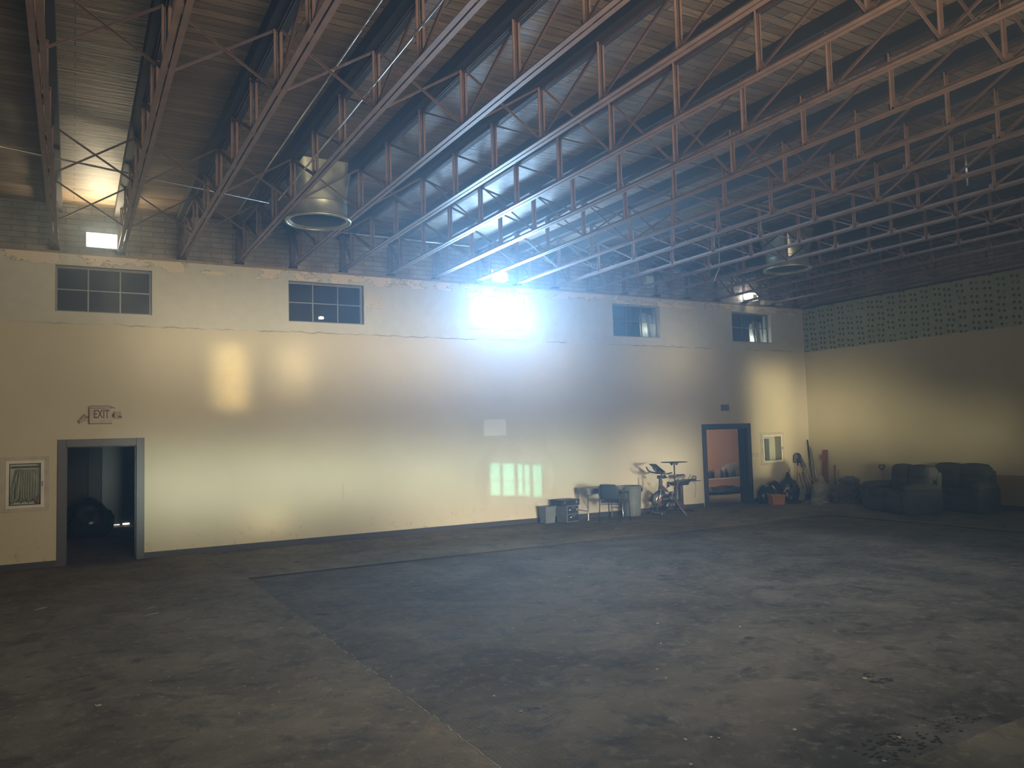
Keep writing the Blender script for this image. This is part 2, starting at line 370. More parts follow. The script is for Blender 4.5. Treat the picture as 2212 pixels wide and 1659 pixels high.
def blob(name, m, c, r, seed=0, amp=0.18, fr=2.0, parent=None, flat=0.5, sub=4, tie=False):
    bm = bmesh.new(); bmesh.ops.create_icosphere(bm, subdivisions=sub, radius=1)
    for v in bm.verts:
        p = v.co.copy(); n_ = noise.noise(p*fr + Vector((seed*7.3, seed, 0))) + 0.5*noise.noise(p*fr*2.7 + Vector((seed, 3, 1))) + 0.25*noise.noise(p*fr*6 + Vector((1, seed, 1)))
        q = p*(1 + amp*n_)
        if tie and p.z > 0.75: q.z += (p.z-0.75)*1.6; q.x *= 0.55; q.y *= 0.55
        if q.z < -flat: q.z = -flat + (q.z+flat)*0.05
        q.z += flat + 0.003
        v.co = Vector((q.x*r[0], q.y*r[1], q.z*r[2]))
    me = bpy.data.meshes.new(name); bm.to_mesh(me); bm.free(); me.materials.append(m)
    for p in me.polygons: p.use_smooth = True
    o = bpy.data.objects.new(name, me); C.objects.link(o); o.location = c
    if parent: o.parent = parent
    return o

# ------------------------------------------------------------------ shell
LED = 5.38; DECK = 6.25; RX = 18.28; LX = -4.0; T = 0.30
def grid_wall(name, xs, zs, holes, y0, y1, m, label):
    """wall across x with rectangular holes, front face at y0, back at y1, reveals round every hole"""
    b = MB(); xs = sorted(set(xs + [h[0] for h in holes] + [h[1] for h in holes])); zs = sorted(set(zs + [h[2] for h in holes] + [h[3] for h in holes]))
    solid = lambda i, j: 0 <= i < len(xs)-1 and 0 <= j < len(zs)-1 and not any(h[0]-1e-6 <= xs[i] < h[1]-1e-6 and h[2]-1e-6 <= zs[j] < h[3]-1e-6 for h in holes)
    for i in range(len(xs)-1):
        for j in range(len(zs)-1):
            if not solid(i, j): continue
            x0, x1, z0, z1 = xs[i], xs[i+1], zs[j], zs[j+1]
            b.add([(x0, y0, z0), (x1, y0, z0), (x1, y0, z1), (x0, y0, z1)], [(0, 1, 2, 3)])
            b.add([(x0, y1, z0), (x1, y1, z0), (x1, y1, z1), (x0, y1, z1)], [(3, 2, 1, 0)])
            if not solid(i-1, j): b.add([(x0, y0, z0), (x0, y1, z0), (x0, y1, z1), (x0, y0, z1)], [(0, 1, 2, 3)])
            if not solid(i+1, j): b.add([(x1, y0, z0), (x1, y1, z0), (x1, y1, z1), (x1, y0, z1)], [(3, 2, 1, 0)])
            if not solid(i, j-1): b.add([(x0, y0, z0), (x1, y0, z0), (x1, y1, z0), (x0, y1, z0)], [(3, 2, 1, 0)])
            if not solid(i, j+1): b.add([(x0, y0, z1), (x1, y0, z1), (x1, y1, z1), (x0, y1, z1)], [(0, 1, 2, 3)])
    me = bpy.data.meshes.new(name); me.from_pydata(b.v, [], b.f); me.materials.append(m)
    bm = bmesh.new(); bm.from_mesh(me); bmesh.ops.remove_doubles(bm, verts=bm.verts, dist=1e-5); bmesh.ops.recalc_face_normals(bm, faces=bm.faces); bm.to_mesh(me); bm.free()
    o = bpy.data.objects.new(name, me); C.objects.link(o); return struct(o, label)
WX = [(-0.27, 1.25), (3.70, 5.23), (7.62, 9.15), (11.55, 13.03), (15.51, 16.98)]
WZ = (4.34, 5.15)
D1 = (-0.08, 1.00, 2.00); D2 = (14.40, 15.86, 2.00)
CABS = [(-0.90, -0.45, 1.06, 1.75), (16.48, 17.13, 1.10, 1.75)]
holes = [(a, b, WZ[0], WZ[1]) for a, b in WX] + [(D1[0]-.02, D1[1]+.02, 0, 2.02), (D2[0]-.02, D2[1]+.02, 0, 2.02)] + CABS
grid_wall('wall_back', [LX, RX], [0, LED], holes, 0.0, T, M['plaster'], 'cream painted plaster wall with five high windows and peeling paint near top')
o = MB().box(LX, RX, 0.12, T, LED, DECK+.05).build('wall_back', M['block']); struct(o, 'sooty grey block wall above the plaster ledge')
o = MB().box(RX, RX+.3, -16.2, T, 0, LED).build('wall_right', M['perf']); struct(o, 'right hand wall with green band of brown adhesive dabs')
o = MB().box(RX+.1, RX+.3, -16.2, T, LED, DECK+.05).build('wall_right', M['block']); struct(o, 'dark block wall above green band on the right')
o = MB().box(LX-.3, LX, -16.2, T, 0, DECK+.05).build('wall_left', M['plaster']); struct(o, 'left hand plaster wall')
fh = [(1.4, 10.8, 0.55, 1.75)] + [(a, b, 3.0, 4.3) for a, b in WX]
grid_wall('wall_front', [LX, RX], [0, DECK+.05], fh, -15.9, -16.2, M['plaster'], 'plaster wall behind the viewer with window openings')
o = MB().box(LX-.3, RX+.3, -16.2, T, DECK, DECK+.12).build('ceiling', M['deck']); struct(o, 'brown wooden plank roof deck')
# floor: raised worn concrete border around a slightly sunk dark slab, its lip crumbled
SX0, SX1, SY0, SY1 = 2.293, 14.978, -12.39, -3.241
def lip():
    pts = []
    def edge(a, b, n_, amp):
        for i in range(n_):
            t = i/n_; x = a[0]+(b[0]-a[0])*t; y = a[1]+(b[1]-a[1])*t
            d = amp*(noise.noise(Vector((x*2.3, y*2.3, 0)))*0.6 + noise.noise(Vector((x*9, y*9, 4)))*0.4)
            if i == 0: d = 0
            if abs(a[0]-b[0]) < 1e-6: x += d
            else: y += d
            pts.append((x, y))
    edge((SX0, SY0), (SX1, SY0), 90, 0.05); edge((SX1, SY0), (SX1, SY1), 60, 0.012); edge((SX1, SY1), (SX0, SY1), 90, 0.010); edge((SX0, SY1), (SX0, SY0), 240, 0.035)
    return pts
lp = lip(); N = len(lp)
b = MB(); outer = []
cx, cyy = (SX0+SX1)/2, (SY0+SY1)/2
for (x, y) in lp:
    dx, dy = x-cx, y-cyy; t = 1e9
    for lim, c, d in ((LX-.3, cx, dx), (RX+.3, cx, dx), (-16.2, cyy, dy), (T, cyy, dy)):
        if abs(d) > 1e-9:
            tt = (lim-c)/d
            if tt > 0: t = min(t, tt)
    outer.append((cx+dx*t, cyy+dy*t))
D = 0.022
vs_ = [(x, y, 0) for x, y in lp] + [(x, y, 0) for x, y in outer] + [(x, y, -D) for x, y in lp]
fs = []
corners = {(-1, -1): (LX-.3, -16.2), (1, -1): (RX+.3, -16.2), (1, 1): (RX+.3, T), (-1, 1): (LX-.3, T)}
for i in range(N):
    j = (i+1) % N; fs.append((i, N+i, N+j, j)); fs.append((i, j, 2*N+j, 2*N+i))
    (ax, ay), (bx, by) = outer[i], outer[j]
    if abs(ax-bx) > 1e-4 and abs(ay-by) > 1e-4:
        for c in corners.values():
            if min(abs(c[0]-ax), abs(c[0]-bx)) < 1e-3 and min(abs(c[1]-ay), abs(c[1]-by)) < 1e-3:
                vs_.append((c[0], c[1], 0)); fs.append((N+i, len(vs_)-1, N+j))
b.add(vs_, fs)
b.mi = [1 if max(f) >= 2*N and max(f) < 3*N and min(f) < N else 0 for f in fs]  # step faces round the slab coloured darker than both floors
o = b.build('floor', None, mats=[M['floor'], M['lip']]); struct(o, 'worn brown grey concrete border of the floor')
b = MB(); b.add([(SX0-.1, SY0-.1, -D), (SX1+.1, SY0-.1, -D), (SX1+.1, SY1+.1, -D), (SX0-.1, SY1+.1, -D)], [(0, 1, 2, 3)])
o = b.build('floor', M['slab']); struct(o, 'dark sunken slab marked by lifted parquet')
# pale broken arris of the border along the left side of the slab
b = MB()
for i, (x, y) in enumerate(lp):
    if abs(x-SX0) < 0.2 and y < -6.8:
        s_ = 0.45 + 0.55*abs(noise.noise(Vector((0, y*6, 2))))*2
        if random.random() < 0.80*min(1, (-6.8-y)/4+0.15):
            b.add([(x-0.016*s_, y-.024, .001), (x+0.004*s_, y-.02, .002), (x+.010*s_, y-.006, -.012), (x+.006, y+.02, -.010), (x-.010*s_, y+.026, .003)], [(0, 1, 2, 3, 4)])
o = b.build('trim_1', M['chip']); struct(o, 'pale chipped edge where concrete border meets slab')
# baseboards
b = MB(); b.box(LX, -0.22, -0.015, 0, 0, 0.105); b.box(1.12, 14.24, -0.015, 0, 0, 0.105); b.box(16.0, RX, -0.015, 0, 0, 0.105)
struct(b.build('baseboard_back', M['black']), 'black rubber base strip along back wall')
struct(MB().box(RX-.015, RX, -15.9, 0, 0, 0.12).build('baseboard_right', M['black']), 'black base strip along right wall')
# ledge
struct(MB().box(LX, RX, -0.02, 0.12, LED-0.03, LED+0.01).build('trim_2', M['shadebrown']), 'grimy ledge on top of the plaster')
struct(MB().box(RX-.02, RX+.1, -15.9, -0.02, LED-0.03, LED+0.02).build('trim_3', M['nailer']), 'dark ledge above green band')

# doors: frames and reveals
def door_frame(idx, x0, x1, zt, label):
    r = thing('door_%d' % idx, None, None); struct(r, label)
    ow = 0.13
    b = MB(); b.box(x0-ow, x0, -0.035, 0.0, 0, zt+ow); b.box(x1, x1+ow, -0.035, 0.0, 0, zt+ow); b.box(x0, x1, -0.035, 0.0, zt, zt+ow)
    b.build('casing', M['jamb'], r, bevel=0.004)
    b = MB(); b.box(x0-.02, x0, 0, T+.02, 0, zt); b.box(x1, x1+.02, 0, T+.02, 0, zt); b.box(x0-.02, x1+.02, 0, T+.02, zt, zt+.02)
    b.box(x0, x0+.015, .12, .16, 0, zt-.015); b.box(x1-.015, x1, .12, .16, 0, zt-.015); b.box(x0, x1, .12, .16, zt-.015, zt)
    b.build('jamb', M['jamb'], r); return r
door_frame(1, D1[0], D1[1], D1[2], 'dark grey steel frame of the open left doorway under EXIT sign')
door_frame(2, D2[0], D2[1], D2[2], 'dark slate steel frame of the open right doorway')

# unseen slotted board added to cut the cyan spot into panes
S = Vector((8.72, -22.0, 1.15)); kf = 6.05/22.0
xs_ = []
for a_, b_ in ((8.06, 8.30), (8.37, 8.66), (8.76, 8.88), (8.93, 9.06), (9.15, 9.38)): xs_.append((S.x+(a_-S.x)*kf, S.x+(b_-S.x)*kf))
hh = []
for i_, (a_, b_) in enumerate(xs_):
    sh = -0.09*i_/4
    for z0_, z1_ in ((0.68, 0.985), (1.01, 1.38)): hh.append((a_, b_, S.z+(z0_+sh-S.z)*kf, S.z+(z1_+sh-S.z)*kf))
grid_wall('window_6', [8.3, 9.14], [0.75, 1.5], hh, -15.955, -15.945, M['black'], 'slotted board added behind the viewer to shape the cyan light')
# windows
def window(i, x0, x1, z0=WZ[0], z1=WZ[1], cols=3):
    r = thing('window_%d' % i, None, None)
    struct(r, ['leftmost high window with dark panes', 'second high window with a small bright glint', 'bright white sunlit high window', 'fourth high window with pale plastic sheet behind', 'rightmost high window with bright sheets behind'][i-1])
    yb = 0.13
    b = MB(); f = 0.035
    b.box(x0, x1, yb, yb+.03, z0, z0+f); b.box(x0, x1, yb, yb+.03, z1-f, z1); b.box(x0, x0+f, yb, yb+.03, z0+f, z1-f); b.box(x1-f, x1, yb, yb+.03, z0+f, z1-f)
    fr = b.build('window_frame', M['steel'], r)
    if i != 3:
        b = MB()
        for c in range(1, cols): xx = x0+(x1-x0)*c/cols; b.box(xx-.011, xx+.011, yb, yb+.025, z0+f, z1-f)
        zz = (z0+z1)/2; b.box(x0+f, x1-f, yb+.001, yb+.024, zz-.009, zz+.009)
        b.build('muntin', M['deskc'], r)
        b = MB(); b.box(x0+f, x1-f, yb+.010, yb+.014, z0+f, z1-f); b.build('pane', M['glass'], r)
    return r
for i, (a, b_) in enumerate(WX): window(i+1, a, b_)
# unlit spaces behind windows 1, 2, 4, 5
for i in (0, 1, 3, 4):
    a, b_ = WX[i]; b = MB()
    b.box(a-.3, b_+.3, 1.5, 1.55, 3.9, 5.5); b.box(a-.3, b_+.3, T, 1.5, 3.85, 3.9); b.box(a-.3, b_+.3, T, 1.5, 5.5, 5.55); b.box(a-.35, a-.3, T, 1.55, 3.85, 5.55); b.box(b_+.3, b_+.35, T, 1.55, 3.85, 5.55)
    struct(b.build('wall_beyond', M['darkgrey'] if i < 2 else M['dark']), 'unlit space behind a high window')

# ------------------------------------------------------------------ roof trusses
TX0, TS, NT_ = -0.2736, 1.0164, 19
CH = 5.43; TOPZ = 6.04; YE = -15.88
ORD = ['first', 'second', 'third', 'fourth', 'fifth', 'sixth', 'seventh', 'eighth', 'ninth', 'tenth', 'eleventh', 'twelfth', 'thirteenth', 'fourteenth', 'fifteenth', 'sixteenth', 'seventeenth', 'eighteenth', 'nineteenth']
NEAR = ['landing left of the first high window', 'landing above the first high window', 'landing left of the round duct', 'running just left of the round duct', 'running just right of the round duct', 'landing above the second high window', 'landing right of the second high window',
        'landing midway between second and bright window', 'landing just left of the bright window', 'landing above the bright window', 'landing right of the bright window', 'landing well left of the fourth window', 'landing just left of the fourth window', 'running just left of the far duct', 'running just right of the far duct',
        'landing right of the fourth window', 'landing above the fifth window', 'landing above the right end of fifth window', 'lying along the green right hand wall']
ZO = 5.41                                                   # the truss root stands on the ledge
def chord(bm_, y0, y1, z, flip, wd=0.052, th=0.007, gap=0.009):
    for s in (-1, 1):
        xa, xb = sorted((s*gap, s*(gap+wd))); bm_.box(xa, xb, y1, y0, z-th if flip else z, z if flip else z+th)
        xa, xb = sorted((s*gap, s*(gap+th))); bm_.box(xa, xb, y1, y0, (z-wd) if flip else z, z if flip else z+wd)
def make_truss():
    r = thing('roof_truss', 'x', 'roof truss', (0, 0, ZO), 0, 'steel roof trusses')
    b = MB(); chord(b, -0.02, YE, CH-ZO, False); b.build('bottom_chord', M['truss'], r)
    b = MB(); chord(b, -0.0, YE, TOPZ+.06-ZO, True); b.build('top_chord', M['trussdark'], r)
    MB().box(-.105, .105, YE, 0.05, TOPZ+.045-ZO, DECK-ZO).build('nailer', M['nailer'], r)  # nailer made wider and blacker to take in the shadow band beside it
    nodes = [-0.6-1.2*i for i in range(13)]
    zt = TOPZ+.05-ZO; zb = CH+.02-ZO
    vb = MB()
    for s in (-1, 1):
        xa, xb = sorted((s*.011, s*.044)); vb.box(xa, xb, -.004, .004, zb-.01, zt)
        xa, xb = sorted((s*.011, s*.016)); vb.box(xa, xb, -.020, .018, zb-.01, zt)
    vb.box(-.012, .012, -.07, .07, zb-.012, zb+.085)
    v0 = None
    for y in nodes:
        if v0 is None: v0 = vb.build('vertical', M['truss'], r); v0.location = (0, y, 0)
        else: c = v0.copy(); C.objects.link(c); c.parent = r; c.location = (0, y, 0)
    d0 = {}
    for i in range(12):
        near = i < 6
        key = near
        if key not in d0:
            b = MB()
            ya, yb_ = (0, -1.2) if near else (-1.2, 0)      # top end, bottom end
            if near:
                for s in (-1, 1): b.bar((s*.020, ya, zt-.02), (s*.020, yb_, zb+.03), .014, .030, (1, 0, 0))
            else: b.bar((0, ya, zt-.02), (0, yb_, zb+.03), .020, .028)
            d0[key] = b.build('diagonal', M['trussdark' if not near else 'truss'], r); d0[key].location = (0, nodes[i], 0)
        else: c = d0[key].copy(); C.objects.link(c); c.parent = r; c.location = (0, nodes[i], 0)
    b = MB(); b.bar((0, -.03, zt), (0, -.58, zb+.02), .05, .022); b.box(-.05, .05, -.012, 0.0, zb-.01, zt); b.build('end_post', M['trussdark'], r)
    b = MB(); b.box(-.07, .07, -.10, 0.10, -0.02, 0.02); b.build('bearing_plate', M['nailer'], r)
    return r
t0 = make_truss(); trusses = [t0]
for k in range(NT_):
    lab = '%s red-oxide steel roof truss from the left, %s' % (ORD[k], NEAR[k])
    if k == 18: lab = 'rightmost dark roof truss, lying along the green right hand wall'
    if k == 0: t0.location.x = TX0; t0['label'] = lab
    else: trusses.append(dup(t0, (TX0+TS*k, 0, ZO), 0, lab))
# crossed bridging rods between neighbouring trusses
ROWN = {-1.8: 'in the row nearest the back wall', -4.2: 'in the second row from the back wall', -7.8: 'in the row at mid span', -11.4: 'in the row nearest the viewer'}
x0 = None
for y in (-1.8, -4.2, -7.8, -11.4):
    for k in range(NT_-1):
        if y == -11.4 and k < 2: continue
        lab = 'crossed bridging rods between %s and %s truss, %s' % (ORD[k], ORD[k+1], ROWN[y])
        if x0 is None:
            x0 = thing('bridging_cross', lab, 'brace', (TX0+TS*k, y, ZO), 0, 'bridging rods between the trusses')
            for a_, c_ in (((.03, .012, CH+.03-ZO), (TS-.03, .012, TOPZ+.04-ZO)), ((.03, -.014, TOPZ+.04-ZO), (TS-.03, -.014, CH+.03-ZO))):
                MB().bar(a_, c_, .026, .006, (0, 0, 1)).bar((a_[0], a_[1]+.011, a_[2]), (c_[0], c_[1]+.011, c_[2]), .004, .026, (0, 0, 1)).build('rod', M['trussdark'], x0)
        else: dup(x0, (TX0+TS*k, y, ZO), 0, lab)
# conduits and pipes in the roof space
def pipe(label, pts, r_, m, cat='pipe', name='conduit', group=None):
    o = MB().tube(pts, r_, 8).build(name, M[m], None, True); return tag(o, label, cat, group)
kx = lambda k: TX0+TS*k
pipe('thin shiny conduit running just under the deck beside the fourth truss', [(2.45, -12.5, 6.10), (2.50, -8.7, 6.10), (2.53, -4.0, 6.10), (2.56, -1.2, 6.10)], .011, 'conduit')
pipe('lower shiny conduit clipped along the left side of the fourth truss', [(2.60, -12.0, 5.60), (2.64, -10.0, 5.60), (2.655, -6.7, 5.58), (2.66, -3.8, 5.58)], .011, 'conduit')
pipe('pale slanting pipe crossing the roof space above the first window', [(-1.5, -3.40, 6.03), (-.9, -3.25, 6.03), (2.88, -2.1, 6.03)], .016, 'conduit', 'pipe', 'pipe')
pipe('pale pipe running level along the block wall right of the round duct', [(3.9, -.68, 6.03), (7.4, -.66, 6.03)], .014, 'conduit', 'pipe', 'pipe')
pipe('thin grey pipe along the block wall above the fourth window', [(10.6, -.5, 5.95), (13.9, -.5, 5.93)], .012, 'conduit', 'pipe', 'pipe')
pipe('loose white wire hanging down between trusses left of far duct', [(12.24, -3., 6.25), (12.22, -3., 5.7), (12.20, -3., 5.45), (12.12, -2.98, 5.3), (12.09, -2.96, 5.18)], .008, 'white', 'wire', 'hanging_wire')
def hang_tube(x, y, z0, z1, label):
    r = thing('hanging_rod', label, 'rod', (x, y, DECK)); MB().tube([(0, 0, 0), (0, 0, z0-DECK)], .012).build('rod', M['conduit'], r, True)
    MB().box(-.03, .03, -.02, .02, -.02, .02).build('clip', M['white'], r)
hang_tube(11.42, -8.9, 5.46, 6.08, 'short bright rod hanging in the roof space, nearer the middle')
hang_tube(13.42, -8.9, 5.46, 6.08, 'short bright rod hanging in the roof space, nearer the right edge')

# ------------------------------------------------------------------ ducts
def duct(x, y, label):
    r = thing('exhaust_duct', label, 'duct', (x, y, 5.40), 0, 'galvanised roof ducts')
    R_ = 0.49
    b = MB(); n_ = 48; vs_ = []; zt_, zb_ = DECK-5.40, 0.24
    hs = 0.445
    rows = 7
    for j in range(rows):
        t = j/(rows-1)
        for k in range(n_):
            a = 2*PI*(k+.5)/n_; c_, s_ = math.cos(a), math.sin(a)
            m_ = max(abs(c_), abs(s_)); sq = Vector((c_/m_*hs, s_/m_*hs)); ci = Vector((c_*.435, s_*.435))
            q = sq.lerp(ci, t); vs_.append((q.x, q.y, zt_+(zb_-zt_)*t))
    b.add(vs_, [(j*n_+k, j*n_+(k+1) % n_, (j+1)*n_+(k+1) % n_, (j+1)*n_+k) for j in range(rows-1) for k in range(n_)])
    b.build('transition_body', M['galv'], r, True)
    MB().lathe([(.435, .25), (.445, .25), (.445, .235), (.44, .22), (.445, .06), (.475, .0), (.435, .0), (.43, .24)], 56).build('collar', M['galv'], r, True)
    b = MB(); pr = [(R_-.012, .02), (R_+.004, .028), (R_+.016, .012), (R_+.012, -.012), (R_-.012, -.018), (R_-.022, 0), (R_-.012, .02)]
    b.lathe(pr, 64).build('rolled_rim', M['galv'], r, True)
    MB().lathe([(.0, .30), (.428, .30), (.428, .03), (.424, .03), (.424, .29), (0, .29)], 48).build('duct_shade_liner', M['galvin'], r, True)  # liner added to paint the shaded inside of the duct dark
    return r
duct(3.335, -3.50, 'large galvanised round duct hanging left of centre')
duct(13.49, -3.72, 'smaller looking far galvanised duct near right corner')

# ------------------------------------------------------------------ lamps and boxes on the upper wall
def flood(x, z, w_, h, face, label, boxm='white'):
    r = thing('wall_flood_light', label, 'light', (x, 0.06, z))
    MB().box(-w_/2-.02, w_/2+.02, -.10, .06, -h/2-.015, h/2+.015).build('housing', M[boxm], r, bevel=.006)
    MB().box(-w_/2, w_/2, -.108, -.100, -h/2, h/2-.045).build('lamp_lens', M[face], r)
    b = MB()
    for i in range(3): b.box(-w_/2, w_/2, -.112, -.100, h/2-.04+i*.016, h/2-.032+i*.016)
    b.build('louvre', M[face], r)
    return r
flood(.44, 5.62, .46, .24, 'lampface', 'glaring white flood light on block wall above leftmost window')
r = thing('emergency_light', 'white emergency light box with round head above the bright window', 'light', (8.42, .03, 5.56))
MB().box(-.13, .17, -.10, .09, -.09, .11).build('housing', M['boxglow'], r, bevel=.01)  # box glows by itself so it looks lit
MB().lathe([(0, -.05), (.05, -.045), (.065, 0), (.06, .03), (0, .05)], 20, (-.24, -.06, .10), 'Y').tube([(-.24, -.02, .10), (-.12, 0, .06)], .012).build('lamp_head', M['boxglow'], r, True)
MB().box(.17, .23, -.06, .09, -.07, .09).build('side_cover', M['offw'], r)
r = thing('emergency_light', 'bright lamp with cream box above the rightmost window', 'light', (16.22, .03, 5.60))
MB().box(-.02, .26, -.09, .09, -.10, .10).build('housing', M['boxglow'], r, bevel=.01)  # emission on the box stands in for light falling on it
MB().lathe([(0, -.07), (.09, -.06), (.12, .0), (.10, .05), (0, .07)], 24, (-.13, -.05, 0), 'Y').build('lamp_head', M['lampface'], r, True)
MB().box(.06, .20, -.095, -.088, -.05, .05).build('battery_plate', M['offw'], r)
l = bpy.data.lights.new('flood_lamp', 'AREA'); l.shape = 'RECTANGLE'; l.size = .46; l.size_y = .18; l.energy = 26; l.color = (1, .84, .52)
lo = bpy.data.objects.new('flood_lamp', l); C.objects.link(lo); lo.location = (.44, -.22, 5.60); lo.rotation_euler = (Vector((0, -1.3, 1))).to_track_quat('-Z', 'Y').to_euler()
l = bpy.data.lights.new('emergency_lamp', 'POINT'); l.energy = 2.0; l.color = (1, .95, .8); l.shadow_soft_size = .08
lo = bpy.data.objects.new('emergency_lamp', l); C.objects.link(lo); lo.location = (16.05, -.25, 5.60)
r = thing('junction_box', 'pale junction box high on the block wall left of fourth window', 'box', (12.77, .06, 5.78))
MB().box(-.13, .13, -.04, .06, -.14, .14).build('body', M['offw'], r, bevel=.006); MB().box(-.11, .11, -.048, -.04, -.12, .12).build('cover_plate', M['white'], r)
o = MB().box(16.7, 17.4, -.05, .10, 5.40, 5.52).build('wall_block', M['offw']); tag(o, 'pale block lying on the ledge right of rightmost window lamp', 'block')
def plate(x0, x1, z0, z1, label, m='offw', name='wall_plate', cat='plate', t=.012):
    r = thing(name, label, cat, ((x0+x1)/2, 0, (z0+z1)/2)); a, h = (x1-x0)/2, (z1-z0)/2
    MB().box(-a, a, -t, 0, -h, h).build('panel', M[m], r, bevel=.003)
    MB().lathe([(0, -.003), (.008, -.003), (.008, 0)], 10, (-a+.03, -t, h-.03), 'Y').lathe([(0, -.003), (.008, -.003), (.008, 0)], 10, (a-.03, -t, h-.03), 'Y').build('screw', M['steel'], r)
    return r
plate(7.92, 8.48, 1.99, 2.35, 'pale square access panel in the middle of the wall', 'panelw')
plate(5.23, 5.62, 4.69, 4.94, 'tan square patch plate right of the second high window', 'plaster')
plate(16.05, 16.26, 1.22, 1.33, 'small double switch plate beside the right doorway', 'offw', 'switch_plate', 'switch')
r = thing('vent_grille', 'small dark vent grille above the right doorway', 'vent', (15.115, 0, 2.555))
MB().box(-.145, .145, -.012, 0, -.085, .085).build('frame', M['steel'], r)
b = MB()
for i in range(5): b.box(-.12, .12, -.020, -.012, -.068+i*.030, -.058+i*.030)
b.build('slat', M['jamb'], r)

# ------------------------------------------------------------------ EXIT sign with twisted lamp brackets
r = thing('exit_sign', 'worn cream EXIT sign with maroon letters above left doorway', 'sign', (.435, 0, 2.53))
MB().box(-.175, .175, -.06, 0, -.135, .135).build('housing', M['offw'], r, bevel=.006)
b = MB(); b.box(-.18, .18, -.064, -.058, .128, .14); b.box(-.18, -.168, -.064, -.058, -.14, .14); b.box(-.18, .18, -.064, -.058, -.14, -.132); b.build('rim', M['redwood'], r)
tcu = bpy.data.curves.new('letters', 'FONT'); tcu.body = 'EXIT'; tcu.size = .20; tcu.extrude = .002; tcu.align_x = 'CENTER'; tcu.align_y = 'CENTER'; tcu.space_character = 1.0; tcu.offset = .004
to = bpy.data.objects.new('letters_tmp', tcu); C.objects.link(to); dg = bpy.context.evaluated_depsgraph_get(); dg.update()
tm = bpy.data.meshes.new_from_object(to.evaluated_get(dg)); bpy.data.objects.remove(to)
tm.materials.clear(); tm.materials.append(M['maroon']); to = bpy.data.objects.new('letters', tm); C.objects.link(to); to.parent = r
to.rotation_euler = (PI/2, 0, 0); to.location = (.012, -.063, .022); to.scale = (.60, 1.0, 1)
tag(to, 'maroon capitals reading EXIT')
b = MB(); b.bar((-.18, -.03, -.02), (-.24, -.06, -.02), .02, .02); b.bar((-.235, -.05, .02), (-.33, -.07, -.10), .05, .03); b.bar((-.22, -.05, -.04), (-.33, -.06, -.11), .02, .06); b.build('lamp_bracket', M['shadebrown'], r)
b = MB(); b.bar((.175, -.03, .0), (.22, -.05, .01), .05, .05); b.box(.215, .32, -.07, -.05, -.05, .075); b.bar((.19, -.04, .0), (.33, -.075, -.03), .02, .03); b.build('lamp_bracket', M['shadebrown'], r)
o = MB().tube([(.24, -.015, 2.68), (.30, -.02, 2.705), (.42, -.02, 2.70), (.56, -.02, 2.705), (.66, -.018, 2.66)], .006).build('loose_cable', M['steel'], None, True); tag(o, 'thin dark cable lying along the top of the EXIT sign', 'cable')

